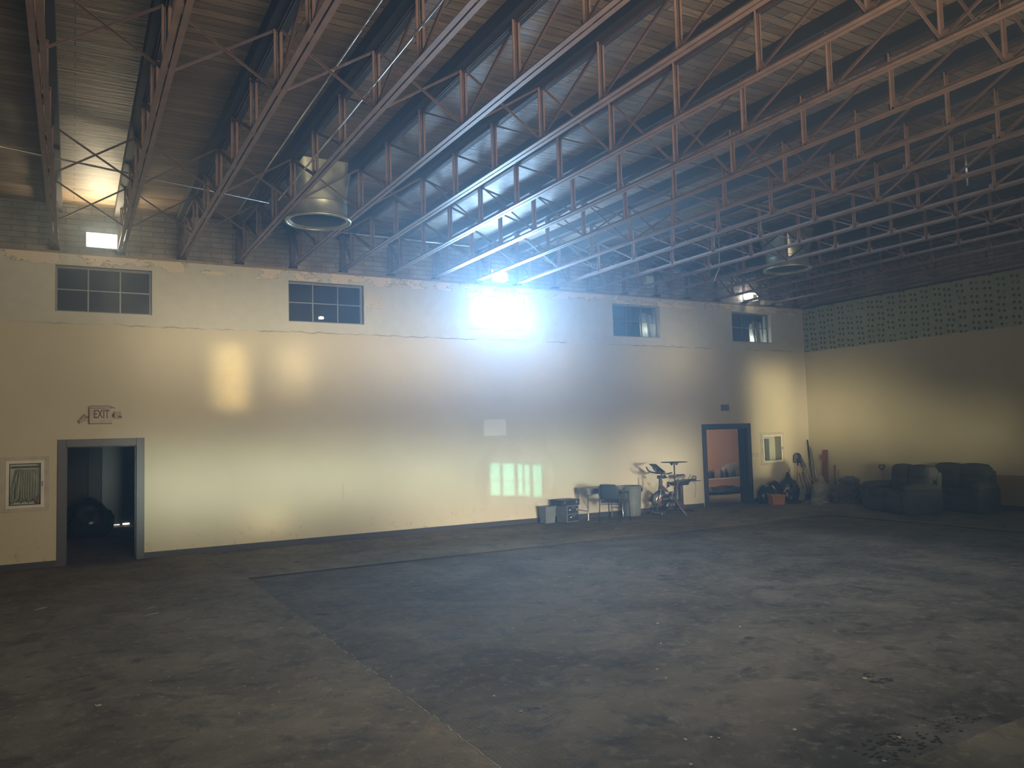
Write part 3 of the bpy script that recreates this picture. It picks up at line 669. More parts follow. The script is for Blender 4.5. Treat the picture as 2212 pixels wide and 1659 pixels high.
# ------------------------------------------------------------------ fire hose cabinets
def cabinet(x0, x1, z0, z1, fx0, fx1, fz0, fz1, hose, label):
    r = thing('fire_hose_cabinet', label, 'cabinet', ((x0+x1)/2, 0, z0)); X = (x0+x1)/2
    L_ = lambda x: x-X; Zz = lambda z: z-z0
    b = MB(); b.box(L_(fx0), L_(x0), -.012, 0, Zz(fz0), Zz(fz1)); b.box(L_(x1), L_(fx1), -.012, 0, Zz(fz0), Zz(fz1)); b.box(L_(x0), L_(x1), -.012, 0, Zz(fz0), Zz(z0)); b.box(L_(x0), L_(x1), -.012, 0, Zz(z1), Zz(fz1)); b.build('outer_frame', M['offw'], r, bevel=.003)
    d = .05
    dr = MB(); dr.box(L_(x0)-d, L_(x0), -.026, -.012, Zz(z0)-d, Zz(z1)+d); dr.box(L_(x1), L_(x1)+d, -.026, -.012, Zz(z0)-d, Zz(z1)+d); dr.box(L_(x0), L_(x1), -.026, -.012, Zz(z0)-d, Zz(z0)); dr.box(L_(x0), L_(x1), -.026, -.012, Zz(z1), Zz(z1)+d)
    do = dr.build('door', M['white'], r, bevel=.003)
    MB().box(L_(x0), L_(x1), -.021, -.017, Zz(z0), Zz(z1)).build('glass_pane', M['cglass'], do)
    MB().box(L_(x1)+.018, L_(x1)+.032, -.05, -.026, Zz((z0+z1)/2)-.04, Zz((z0+z1)/2)+.04).build('handle', M['steel'], do, bevel=.003)
    b = MB(); b.box(L_(x0), L_(x1), .20, .21, Zz(z0), Zz(z1)); b.box(L_(x0)-.01, L_(x0), 0, .2, Zz(z0), Zz(z1)); b.box(L_(x1), L_(x1)+.01, 0, .2, Zz(z0), Zz(z1)); b.box(L_(x0), L_(x1), 0, .2, Zz(z0)-.01, Zz(z0)); b.box(L_(x0), L_(x1), 0, .2, Zz(z1), Zz(z1)+.01); b.build('recess_box', M['white'], r)
    if hose:
        W_ = x1-x0; H = z1-z0
        MB().tube([(L_(x0)+.03, .10, H-.06), (L_(x1)-.02, .10, H-.06)], .014).build('hanging_rail', M['chrome'], r)
        b = MB(); n_ = 9
        for i in range(n_):
            xx = L_(x0)+.10+(W_-.17)*i/(n_-1); bot = .05+.02*math.sin(i*2.1)
            pts = [(xx, .10, H-.10), (xx+.006*math.sin(i), .075, H*.6), (xx-.008, .07, bot+.06), (xx+.004, .09, bot), (xx+.014, .12, bot+.06), (xx+.018, .12, H-.10)]
            b.tube(pts, .010, 6)
        b.tube([(L_(x0)+.12, .06, H-.12), (L_(x0)+.08, .05, H*.6), (L_(x0)+.05, .05, .25), (L_(x0)+.03, .06, .03)], .013, 6)
        b.tube([(L_(x0)+.15, .05, H-.12), (L_(x0)+.13, .04, H*.55), (L_(x0)+.11, .05, .12), (L_(x0)+.05, .05, .03)], .012, 6)
        b.build('folded_hose', M['hose'], r, True)
        MB().lathe([(.0, .0), (.035, .0), (.035, .02), (.018, .03), (.018, .10), (0, .10)], 16, (L_(x0)+.14, .07, H-.19)).build('valve', M['brass'], r, True)
        MB().box(L_(x1)-.06, L_(x1)-.015, .05, .09, .02, .14).build('nozzle', M['redp'], r, bevel=.01)
    else:
        W_ = x1-x0; H = z1-z0
        MB().box(L_(x0)+.20, L_(x0)+.36, .14, .18, .0, H-.06).build('pipe_cover', M['greybin'], r)
        b = MB(); b.tube([(L_(x0)+.10, .10, H), (L_(x0)+.10, .10, .10), (L_(x0)+.18, .10, .05)], .022); b.build('standpipe', M['steel'], r, True)
        MB().box(L_(x0)+.02, L_(x0)+.19, .15, .19, .02, H-.18).build('notice_sheet', M['paper'], r)
    return r
cabinet(-.90, -.45, 1.06, 1.75, -1.03, -.33, .95, 1.86, True, 'recessed fire hose cabinet with folded hose, left of left doorway')
cabinet(16.48, 17.13, 1.10, 1.75, 16.36, 17.25, .98, 1.87, False, 'recessed glass fronted cabinet without hose, near right corner')

# ------------------------------------------------------------------ plastic sheets behind windows 4 and 5, glint behind window 2
def curtain(x0, x1, y, z0, z1, label, seed, m='sheet'):
    b = MB(); n_ = 26; vs_ = []; fs = []; rows = 12
    for j in range(rows+1):
        for i in range(n_+1):
            t = i/n_; s_ = j/rows
            xx = x0+(x1-x0)*t + .05*math.sin(s_*2.0+seed)*(1-s_); yy = y + .035*math.sin(t*9+seed)+.02*math.sin(t*23+s_*3)
            top = z1 - (.10*(2*t-1)**2 if j == rows else 0)
            vs_.append((xx, yy, z0+(top-z0)*s_))
    for j in range(rows):
        for i in range(n_): fs.append((j*(n_+1)+i, j*(n_+1)+i+1, (j+1)*(n_+1)+i+1, (j+1)*(n_+1)+i))
    b.add(vs_, fs); o = b.build('plastic_sheet', M[m], None, True); s_ = o.modifiers.new('th', 'SOLIDIFY'); s_.thickness = .004
    return tag(o, label, 'sheet')
curtain(12.72, 13.10, .42, 4.30, 5.06, 'narrow pale plastic sheet hanging behind the fourth high window', 1.0)
curtain(16.70, 17.12, .50, 4.30, 5.04, 'bright pale plastic sheet hanging at right behind the rightmost window', 2.0)
curtain(15.85, 16.05, .60, 4.30, 4.95, 'thin dim sheet hanging at left behind the rightmost window', 3.0)
def pt(name, loc, e, col=(1, .95, .8), s_=.05):
    l = bpy.data.lights.new(name, 'POINT'); l.energy = e; l.color = col; l.shadow_soft_size = s_
    o = bpy.data.objects.new(name, l); C.objects.link(o); o.location = loc; return o
pt('window_lamp', (16.60, .42, 4.42), 9.0, (1, .97, .82), .03)  # unseen light added behind the glass to brighten the sheets
pt('window_lamp', (12.80, .28, 4.60), 2.6, (1, .97, .82), .04)  # another added light, for the sheet in the fourth window
r = thing('glint_stand_in', 'small glow put in for a lamp reflection at the bottom of the second window', 'lamp', (4.62, 1.0, 4.59))  # glowing shape added to imitate a lamp reflection in the pane
MB().lathe([(0, -.02), (.05, -.02), (.06, 0), (.05, .03), (0, .04)], 16).build('glint_shape', emit('glint_glow', (1, .9, .6), 4.0), r, True)
MB().tube([(0, 0, .04), (0, 0, .90)], .006).build('cord', M['steel'], r); MB().bar((.09, 0, -.02), (.17, 0, .07), .012, .012).build('bracket', M['chrome'], r)

# ------------------------------------------------------------------ rooms beyond the two doorways
def room(x0, x1, y1, h, wm, fm, idx, label, extra=None):
    b = MB(); b.box(x0, x1, y1, y1+.1, 0, h); o = b.build('wall_beyond', wm); struct(o, label+' far wall')
    struct(MB().box(x0-.1, x0, T, y1+.1, 0, h).box(x1, x1+.1, T, y1+.1, 0, h).build('wall_beyond', wm), label+' side walls')
    struct(MB().box(x0-.1, x1+.1, T, y1+.1, h, h+.1).build('ceiling_beyond', M['dark']), label+' ceiling')
    struct(MB().box(x0-.1, x1+.1, T-.001, y1+.1, -.10, 0).build('floor_beyond', fm), label+' floor')
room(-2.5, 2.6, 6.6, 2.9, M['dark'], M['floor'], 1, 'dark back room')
room(13.0, 24.0, 4.6, 3.2, M['peach'], M['floor'], 2, 'peach coloured room')
struct(MB().box(.36, .62, 6.3, 6.6, 0, 2.9).build('wall_column', M['darkgrey']), 'grey column at the back of the dark room')
o = MB().box(.66, 1.55, 6.55, 6.598, .03, 2.05).build('door_3', M['rubber']); struct(o, 'black outer door at the back of the dark room')
r = thing('door_gap_light', 'thin bright slit of daylight at the foot of the dark room back door', 'light gap', (0, 0, 0))
MB().box(.83, 1.05, 6.52, 6.55, .033, .045).build('slit', M['slit'], r); MB().box(1.12, 1.27, 6.52, 6.55, .03, .065).build('slit', M['slit'], r)
o = blob('trash_bag', M['bag'], (.36, 4.6, 0), (.48, .40, .52), 11, .22, 1.6, None, .55); tag(o, 'large dark heaped bag inside the left doorway', 'bag')
pt('room_fill', (1.6, 1.2, 2.5), 1.2, (1, .9, .75), .2)  # unseen faint fill added so the dark room shows
l = area('warm_room_lamp', (16.2, 2.4, 3.1), (18.6, 4.4, 1.2), 1.5, 1.0, 75, (1.0, .80, .56))  # unseen warm overhead lamp added to light the peach room
r = thing('low_bench', 'low bench with pale front edge in the peach room', 'bench', (18.3, 3.55, 0))
MB().box(-1.4, 1.4, -.30, .35, .40, .44).build('bench_top', M['redwood'], r); MB().box(-1.4, 1.4, -.325, -.302, .405, .445).build('edge_strip', M['white'], r)
for sx in (-1.3, 1.3):
    for sy in (-.24, .28): MB().box(sx-.03, sx+.03, sy-.03, sy+.03, 0, .40).build('leg', M['rubber'], r)
for i in range(9):
    x = 17.35+i*.17+random.uniform(-.03, .03); c_ = [M['bag'], M['greybin'], M['rubber']][i % 3]
    o = MB().lathe([(0, 0), (.055, 0), (.062, .02), (.060, .17), (.03, .22), (.022, .27+random.uniform(-.03, .02)), (0, .28)], 14, (0, 0, 0)).build('bottle', c_, None, True); o.location = (x, 3.42+random.uniform(-.04, .04), .44)
    tag(o, 'dark bottle in the row on the low bench', 'bottle', 'bottles on the low bench')
o = blob('cloth_mound', M['greybag'], (19.0, 3.72, .442), (.60, .14, .34), 21, .15, 1.4, None, .3); tag(o, 'grey mound of cloth behind the bottles in the peach room', 'cloth')
o = blob('clothes_heap', M['rubber'], (17.6, 2.75, 0), (.75, .30, .17), 23, .35, 2.2, None, .3); tag(o, 'flat dark heap of clothes on the floor of the peach room', 'clothes')

# ------------------------------------------------------------------ things along the back wall
r = thing('waste_bin', 'small grey waste bin standing left of the drawer box', 'bin', (9.34, -.27, 0), .12)
def tapered(b, w0, d0, w1, d1, z0, z1):
    b.add([(-w0, -d0, z0), (w0, -d0, z0), (w0, d0, z0), (-w0, d0, z0), (-w1, -d1, z1), (w1, -d1, z1), (w1, d1, z1), (-w1, d1, z1)],
          [(3, 2, 1, 0), (0, 1, 5, 4), (1, 2, 6, 5), (2, 3, 7, 6), (3, 0, 4, 7)]); return b
o = tapered(MB(), .13, .105, .16, .135, .004, .37).build('body', M['greybin'], r, bevel=.012); sm = o.modifiers.new('s', 'SOLIDIFY'); sm.thickness = .006
b = MB(); b.box(-.17, .17, -.145, -.13, .355, .38).box(-.17, .17, .13, .145, .355, .38).box(-.17, -.155, -.13, .13, .355, .38).box(.155, .17, -.13, .13, .355, .38); b.build('rim', M['greybin'], r, bevel=.004)
r = thing('drawer_box', 'dark two drawer storage box with white labels', 'storage box', (9.86, -.29, 0), .12)
MB().box(-.165, .165, -.19, .19, 0, .37).build('body', M['greybin'], r, bevel=.008)
for z0, z1 in ((.02, .175), (.19, .355)):
    d = MB().box(-.155, .155, -.205, -.19, z0, z1).build('drawer', M['rubber'], r, bevel=.005)
    MB().box(-.05, .05, -.222, -.205, z1-.045, z1-.025).build('handle', M['greybin'], d)
tag(MB().box(-.125, -.07, -.210, -.205, .265, .285).box(-.095, -.05, -.210, -.205, .10, .125).build('label_strip', M['white'], r), 'white label strips')
MB().box(.09, .135, -.210, -.205, .25, .30).build('label_sticker', M['paper'], r)
r = thing('equipment_case', 'black equipment case lying on top of the drawer box', 'case', (9.80, -.30, .372), .08)
MB().box(-.27, .27, -.20, .20, 0, .075).build('lower_shell', M['rubber'], r, bevel=.018); MB().box(-.275, .275, -.205, .205, .08, .135).build('lid', M['rubber'], r, bevel=.02)
MB().box(-.06, .06, -.225, -.205, .055, .085).build('handle', M['rubber'], r, bevel=.006); MB().box(.14, .19, -.214, -.203, .05, .10).box(-.19, -.14, -.214, -.203, .05, .10).build('latch', M['steel'], r)

r = thing('school_desk', 'grey metal school desk standing between storage box and grey trash can', 'desk', (10.74, -.34, 0))
MB().box(-.53, .53, -.24, .24, .705, .73).build('desktop', M['laminate'], r, bevel=.010)
b = MB(); b.box(-.50, -.12, -.225, -.215, .60, .705).box(-.50, -.12, .215, .225, .60, .705).box(-.50, -.49, -.215, .215, .60, .705).box(-.13, -.12, -.215, .215, .60, .705).box(-.49, -.13, -.215, .215, .60, .608).box(-.12, .50, -.225, -.215, .655, .705).box(.49, .50, -.215, .225, .60, .705); b.build('apron', M['deskc'], r)
for sx in (-.49, .49):
    for sy in (-.20, .20):
        MB().tube([(sx*.96, sy*.95, .70), (sx*1.0, sy*1.08, .02), (sx*1.0, sy*1.08, .0)], .014).build('leg', M['chrome'] if sy < 0 else M['deskc'], r, True)
b = MB(); b.tube([(-.485, -.21, .22), (-.485, .21, .22)], .010).tube([(-.485, -.20, .26), (-.485, .15, .66)], .007); b.build('stretcher', M['deskc'], r, True)
MB().tube([(.485, -.21, .22), (.485, .21, .22)], .010).build('stretcher', M['deskc'], r, True)

r = thing('arm_chair', 'dark stackable armchair with its back turned, in front of school desk', 'chair', (10.66, -1.0, 0), math.atan2(.47, .87)-PI/2)
# local: +y is forward
b = MB(); n_ = 10; vs_ = []; fs = []
for j in range(9):
    for i in range(n_+1):
        t = i/n_*2-1; z = .50+.34*j/8; wdt = .225-.02*(j/8)**3 - (.02 if j == 8 else 0)
        vs_.append((t*wdt, -.235-.05*(1-t*t)-.08*(j/8), z))
for j in range(8):
    for i in range(n_): fs.append((j*(n_+1)+i, j*(n_+1)+i+1, (j+1)*(n_+1)+i+1, (j+1)*(n_+1)+i))
b.add(vs_, fs); o = b.build('backrest', M['chairf'], r, True); sm = o.modifiers.new('s', 'SOLIDIFY'); sm.thickness = .03
MB().box(-.235, .235, -.22, .25, .42, .475).build('seat', M['chairf'], r, True, bevel=.025)
for sx in (-1, 1):
    MB().tube([(sx*.25, -.27, .0), (sx*.245, -.24, .42), (sx*.24, -.28, .72), (sx*.235, -.30, .80)], .012).build('leg', M['rubber'], r, True)
    MB().tube([(sx*.26, .27, .0), (sx*.255, .23, .44), (sx*.26, .20, .62)], .012).build('leg', M['rubber'], r, True)
    MB().tube([(sx*.245, -.26, .58), (sx*.265, -.15, .645), (sx*.27, .05, .66), (sx*.265, .17, .655), (sx*.26, .20, .62)], .017).build('armrest', M['rubber'], r, True)
MB().tube([(-.25, -.235, .40), (.25, -.235, .40)], .010).tube([(-.255, .235, .40), (.255, .235, .40)], .010).build('seat_frame', M['rubber'], r, True)

r = thing('trash_can', 'tall grey green trash can with looped handle, beside exercise bike', 'bin', (11.63, -.36, 0))
MB().lathe([(0, .0), (.19, .0), (.205, .02), (.225, .35), (.245, .66), (.252, .70), (.240, .70), (.232, .66), (.19, .03), (0, .03)], 40).build('body', M['greendark'], r, True)
MB().lathe([(.247, .665), (.268, .67), (.268, .705), (.25, .715), (.247, .70)], 40).build('rim', M['greendark'], r, True)
b = MB(); b.box(.235, .30, -.07, .07, .64, .665).box(.285, .305, -.07, .07, .56, .665); b.build('handle', M['rubber'], r, bevel=.01)
b = MB(); b.box(-.30, -.235, -.07, .07, .64, .665).box(-.305, -.285, -.07, .07, .56, .665); b.build('handle', M['rubber'], r, bevel=.01)
b = MB()
for a in (-2.4, -1.9, -1.2, -.7): b.bar((.203*math.cos(a), .203*math.sin(a), .03), (.240*math.cos(a), .240*math.sin(a), .63), .02, .012)
b.build('rib', M['greendark'], r)

# exercise bike, front towards the left
r = thing('exercise_bike', 'dark spin exercise bike with silver-rimmed flywheel against the wall', 'exercise bike', (12.66, -.50, 0), 0)
fc = (-.27, 0, .335)
MB().lathe([(.135, -.018), (.225, -.022), (.232, 0), (.225, .022), (.135, .018), (.135, -.018)], 40, fc, 'Y').build('flywheel', M['rubber'], r, True)
tag(MB().lathe([(.118, -.026), (.142, -.026), (.142, .026), (.118, .026), (.118, -.026)], 40, fc, 'Y').build('wheel_rim', M['chrome'], r, True), 'silver inner rim')
b = MB()
for k in range(6):
    a = PI/3*k+.2; b.bar((fc[0]+.03*math.cos(a), 0, fc[2]+.03*math.sin(a)), (fc[0]+.128*math.cos(a), 0, fc[2]+.128*math.sin(a)), .014, .022, (0, 1, 0))
b.lathe([(0, -.03), (.045, -.03), (.045, .03), (0, .03)], 20, fc, 'Y'); tag(b.build('wheel_hub', M['rust'], r, True), 'reddish spoked hub')
for s in (-1, 1):
    MB().tube([(-.43, s*.045, .06), (-.30, s*.045, .46), (-.24, s*.035, .66)], .017).build('fork', M['chrome'] if s < 0 else M['frame'], r, True)
MB().tube([(-.45, s*0, .05), (-.43, 0, .05)], .03).tube([(-.43, -.06, .06), (-.43, .06, .06)], .014).build('fork_bridge', M['frame'], r, True)
MB().bar((-.24, 0, .66), (.10, 0, .36), .055, .11).bar((.10, 0, .36), (.53, 0, .08), .06, .10).bar((.10, 0, .34), (-.02, 0, .12), .05, .05).bar((-.05, 0, .10), (.50, 0, .07), .05, .05).build('main_frame', M['frame'], r, bevel=.012)
MB().bar((-.25, 0, .58), (-.215, 0, .80), .06, .07).tube([(-.22, 0, .75), (-.195, 0, .97)], .022).build('head_tube', M['frame'], r, bevel=.008)
MB().lathe([(0, -.028), (.10, -.030), (.115, 0), (.10, .030), (0, .028)], 24, (.08, -.055, .36), 'Y').bar((-.25, -.055, .335), (.10, -.055, .36), .02, .16, (0, 0, 1)).build('chain_guard', M['rubber'], r, True)
MB().bar((.08, -.10, .36), (.00, -.10, .51), .012, .02).bar((.08, .10, .36), (.16, .10, .21), .012, .02).build('crank', M['chrome'], r)
MB().box(-.045, .04, -.17, -.105, .50, .525).build('pedal', M['rubber'], r, bevel=.005); MB().box(.115, .20, .105, .17, .195, .22).build('pedal', M['rubber'], r, bevel=.005)
MB().tube([(-.47, -.28, .04), (-.47, .24, .04)], .026).lathe([(0, -.02), (.035, -.02), (.035, .02), (0, .02)], 16, (-.47, -.29, .04), 'Y').build('stabiliser', M['greybin'], r, True)
MB().tube([(.53, -.26, .04), (.53, .24, .04)], .026).build('stabiliser', M['rubber'], r, True)
MB().bar((.20, 0, .29), (.31, 0, .80), .045, .045).build('seat_post', M['frame'], r, bevel=.006)
o = MB().add([(.20, -.03, .83), (.20, .03, .83), (.46, .11, .83), (.46, -.11, .83), (.20, -.025, .87), (.20, .025, .87), (.34, .07, .885), (.47, .11, .90), (.47, -.11, .90), (.34, -.07, .885)],
       [(0, 1, 2, 3), (4, 9, 6, 5), (9, 8, 7, 6), (0, 4, 5, 1), (1, 5, 6, 2), (2, 6, 7), (2, 7, 8, 3), (3, 8, 9), (0, 3, 9, 4)]).build('saddle', M['rubber'], r, True, bevel=.012)
b = MB()
for s in (-1, 1):
    b.tube([(-.17, s*.05, .97), (-.25, s*.13, .98), (-.40, s*.14, 1.00), (-.50, s*.13, 1.05), (-.555, s*.12, 1.13)], .017)
b.tube([(-.19, -.20, .96), (-.19, .20, .96)], .015).tube([(-.19, -.20, .96), (-.06, -.22, .985)], .018).tube([(-.19, .20, .96), (-.06, .22, .985)], .018)
b.build('handlebar', M['rubber'], r, True)
MB().bar((-.17, 0, .99), (-.46, 0, 1.20), .26, .018, (0, 0, 1)).bar((-.20, -.0, .985), (-.30, 0, 1.06), .10, .05).build('tablet_tray', M['rubber'], r, bevel=.006)
MB().box(-.28, -.13, -.07, .07, .84, .92).tube([(-.33, -.09, .88), (-.33, -.09, .72)], .028).tube([(-.12, -.10, .86), (-.20, -.10, .93)], .022).build('console', M['rubber'], r, bevel=.015)
MB().tube([(-.04, -.05, .63), (-.03, -.05, .76)], .028).tube([(-.08, -.03, .60), (-.04, -.05, .66)], .01).build('resistance_knob', M['rubber'], r, True)
MB().box(-.14, -.02, -.036, -.030, .47, .52, Matrix.Rotation(0, 4, 'Y')).build('sticker', M['paper'], r)

r = thing('pedestal_stand', 'thin black pole stand with flat round top in front of exercise bike', 'stand', (12.46, -.98, 0))
MB().lathe([(0, 1.235), (.30, 1.238), (.325, 1.245), (.30, 1.252), (0, 1.258)], 36).build('round_top', M['rubber'], r, True)
MB().box(-.09, .09, -.05, .05, 1.20, 1.236).box(-.085, -.065, -.03, .03, 1.175, 1.2).box(.065, .085, -.03, .03, 1.175, 1.2).build('bracket', M['rubber'], r, bevel=.006)
MB().tube([(0, 0, .58), (0, 0, 1.22)], .015).build('pole', M['rubber'], r, True); MB().tube([(0, 0, .10), (0, 0, .66)], .024).build('outer_tube', M['rubber'], r, True)
for a in (-1.35, .75, 2.85):
    MB().tube([(0, 0, .38), (.06*math.cos(a), .06*math.sin(a), .26), (.30*math.cos(a), .30*math.sin(a), .012)], .012).build('leg', M['steel'] if a < 0 else M['rubber'], r, True)
r = thing('equipment_stand', 'black equipment stand with side tray and coiled cable, left of right doorway', 'stand', (13.34, -.16, 0))
MB().box(-.045, .045, -.05, .05, .03, .62).build('column', M['rubber'], r, bevel=.008)
MB().box(-.12, .26, -.13, .12, .0, .035).build('foot_plate', M['rubber'], r, bevel=.01)
MB().add([(-.20, -.12, .62), (.16, -.12, .62), (.16, .10, .62), (-.20, .10, .62), (-.25, -.16, .70), (.22, -.16, .76), (.22, .14, .76), (-.25, .14, .70), ], [(3, 2, 1, 0), (4, 5, 6, 7), (0, 1, 5, 4), (1, 2, 6, 5), (2, 3, 7, 6), (3, 0, 4, 7)]).build('control_box', M['rubber'], r, bevel=.01)
MB().box(-.17, .07, -.10, -.05, .80, .90).bar((-.12, -.06, .74), (-.12, -.07, .82), .02, .02).bar((.04, -.06, .74), (.04, -.07, .82), .02, .02).build('padded_headrest', M['rubber'], r, True, bevel=.025)
MB().box(.20, .56, -.14, .12, .70, .718).build('side_tray', M['rubber'], r, bevel=.004)
b = MB()
for k in range(3): b.tube([(.44+.055*math.cos(t/14*2*PI), -.05+.03*k, .785+.05*math.sin(t/14*2*PI)) for t in range(15)], .006, 6)
b.tube([(.22, -.05, .74), (.32, -.06, .745), (.42, -.08, .74), (.50, -.02, .75)], .018, 8).tube([(.24, 0, .73), (.30, 0, .80), (.34, -.01, .88)], .006, 6)
b.tube([(.36, -.12, .72), (.37, -.15, .55), (.33, -.16, .38), (.31, -.15, .30)], .004, 6); b.build('coiled_cable', M['rubber'], r, True)

# ------------------------------------------------------------------ bags, crates and tools in the corner
def bag(label, m, c, rr, seed, tie=False, amp=.2, name='trash_bag', cat='bag'):
    o = blob(name, M[m], c, rr, seed, amp, 1.8, None, .55, 4, tie); return tag(o, label, cat)
bag('low black trash bag lying behind orange crate, right of right doorway', 'bag', (16.13, -.34, 0), (.24, .22, .30), 1)
bag('black trash bag with shiny folds between orange crate and big bag', 'bag', (16.50, -.27, 0), (.20, .18, .36), 2)
bag('biggest black trash bag leaning against the back wall', 'bag', (16.92, -.40, 0), (.28, .26, .40), 3, True)
bag('crumpled grey bag below the leaning rakes', 'greybag', (17.34, -.34, 0), (.17, .16, .26), 4)
bag('pale grey tied bag at the foot of the reddish board', 'greybag', (17.62, -.90, 0), (.32, .24, .33), 5, True)
r = thing('crate', 'small orange plastic crate in front of black trash bags', 'crate', (15.98, -.82, 0), -.35)
o = tapered(MB(), .16, .115, .18, .13, .003, .25).build('body', M['orange'], r, bevel=.008); sm = o.modifiers.new('s', 'SOLIDIFY'); sm.thickness = .008
b = MB(); b.box(-.19, .19, -.14, -.125, .235, .26).box(-.19, .19, .125, .14, .235, .26).box(-.19, -.175, -.125, .125, .235, .26).box(.175, .19, -.125, .125, .235, .26); b.build('rim', M['orange'], r)
def tool(kind, label, foot, top, head='none', hm='rubber', r_=.017, m='wood'):
    foot = Vector(foot); top = Vector(top); d = top-foot; L = d.length
    r = bpy.data.objects.new(kind, None); C.objects.link(r); r.location = foot; r.rotation_mode = 'QUATERNION'; r.rotation_quaternion = d.to_track_quat('Z', 'Y'); tag(r, label, kind.replace('_', ' '))
    MB().tube([(0, 0, 0), (0, 0, L)], r_).build('handle', M[m], r, True)
    if head == 'blade':
        b = MB(); vs_ = []; fs = []
        for j in range(7):
            t = j/6; wdt = .11*(1 - max(0, t-.6)**2*4) if t < 1 else .03
            for i in range(7): u = i/3-1; vs_.append((u*wdt, .035*u*u-.02+.03*t, L-.05+t*.27))
        for j in range(6):
            for i in range(6): fs.append((j*7+i, j*7+i+1, (j+1)*7+i+1, (j+1)*7+i))
        b.add(vs_, fs); o = b.build('blade', M[hm], r, True); s_ = o.modifiers.new('s', 'SOLIDIFY'); s_.thickness = .005
        MB().tube([(0, 0, L-.14), (0, 0, L+.06)], .019).build('socket', M[hm], r, True)
    if head == 'rake':
        MB().box(-.18, .18, -.01, .01, L-.01, L+.01).build('rake_bar', M[hm], r)
        for i in range(9): MB().box(-.178+i*.043, -.170+i*.043, -.07, -.01, L-.004, L+.004).build('tine', M[hm], r)
    if head == 'broom':
        MB().box(-.14, .14, -.03, .03, L-.01, L+.03).build('broom_block', M[hm], r); MB().box(-.15, .15, -.035, .035, L+.03, L+.12).build('bristles', M['wood'], r)
    return r
tool('shovel', 'upturned shovel with black blade and pale handle in the corner tools', (17.48, -.28, 0), (17.66, -.10, 1.05), 'blade')
tool('shovel', 'upturned shovel with dull steel blade right of the black one', (17.98, -.40, 0), (17.86, -.10, .92), 'blade', 'steel')
tool('rake', 'short rake standing at the left end of the corner tools', (17.16, -.16, 0), (17.40, -.03, .84), 'none')
tool('hoe', 'thin dark handle leaning between the shovels', (17.62, -.34, 0), (17.74, -.04, .80), 'none', 'rubber', .011, 'rubber')
tool('broom', 'dark handled broom leaning just left of the room corner', (17.80, -.32, 0), (17.88, -.06, .74), 'none', 'redwood', .014, 'redwood')
tool('pole', 'tallest pole, standing upright in the room corner', (18.12, -.22, 0), (18.16, -.05, 1.62), 'none', 'steel', .020, 'rubber')
tool('pole', 'tall pale pole just right of the tallest one', (18.20, -.34, 0), (18.22, -.10, 1.44), 'none', 'steel', .014, 'conduit')
tool('rake', 'long yellow handled rake leaning across the corner', (17.98, -.55, 0), (17.98, -.07, .98), 'none', 'steel', .012)
r = thing('long_board', 'tall reddish brown board leaning on the right wall by the corner', 'board', (18.16, -.62, 0)); MB().bar((-.06, 0, 0), (.09, .06, 1.34), .16, .03, (1, 0, 0)).build('board', M['redwood'], r, bevel=.006); MB().bar((-.09, -.01, 1.05), (-.07, 0, 1.22), .05, .03, (1, 0, 0)).build('hook', M['redp'], r)
tool('spade', 'red handled spade leaning right of the reddish board', (18.05, -.98, 0), (18.24, -.86, .92), 'none', 'redp', .017, 'redwood')
tool('broom', 'thin pale stick leaning on the right wall beyond the reddish board', (18.02, -1.12, 0), (18.25, -.98, .78), 'none', 'redwood', .010, 'wood')
# D-handled shovel by the sofa
r = thing('snow_shovel', 'shovel with black triangular grip leaning on right wall behind sofa', 'shovel', (18.08, -2.32, 0))
MB().tube([(0, 0, .05), (.14, .02, .84)], .016).build('shaft', M['wood'], r, True)
MB().tube([(.14, .02, .82), (.15, -.055, .90), (.158, -.055, .955), (.158, .095, .955), (.15, .095, .90), (.14, .02, .82)], .014).build('grip', M['rubber'], r, True)
MB().box(-.03, .03, -.13, .15, 0, .30).build('scoop', M['rubber'], r, bevel=.01)
# boards and scraps on the floor in front of the bags
for i, (x, y, rz, L, m, lab) in enumerate(((16.9, -1.16, .15, .7, 'greybin', 'long grey plank lying flat before the bags'), (17.0, -1.36, .1, .5, 'offw', 'short pale plank lying flat near the rubble heap'), (16.42, -1.0, -.2, .3, 'rubber', 'short black plank lying flat by the orange crate'))):
    r_ = MB().box(-L/2, L/2, -.05, .05, 0, .03+.01*i).build('plank', M[m], None, bevel=.004); r_.location = (x, y, 0.001); r_.rotation_euler = (0, 0, rz); tag(r_, lab, 'plank')
bag('crumpled white bag lying on the floor before the pale tied bag', 'greybag', (16.6, -1.56, 0), (.15, .13, .12), 31, False, .35)
bag('brown mound of rubble against the right wall, left of the sofa', 'rubble', (17.66, -1.70, 0), (.44, .42, .34), 32, False, .3, 'rubble_mound', 'rubble')
bag('blue grey bundle of cloth on top of the rubble mound', 'bluebag', (17.74, -1.68, .47), (.24, .24, .14), 33, False, .3, 'cloth_bundle', 'cloth')
bag('small black bag tucked at the right side of the rubble mound', 'bag', (17.50, -2.36, 0), (.22, .18, .28), 34)
tool('stake', 'thin reddish stake standing between rubble mound and sofa', (17.22, -2.30, 0), (17.26, -2.28, .62), 'none', 'redwood', .010, 'redwood')
o = MB().add([(0, 0, .002), (.10, .02, .002), (.12, .08, .004), (.03, .09, .003)], [(0, 1, 2, 3)]).build('paper_scrap', M['chip']); o.location = (15.62, -.95, 0); tag(o, 'white paper scrap on the floor by the orange crate', 'paper')

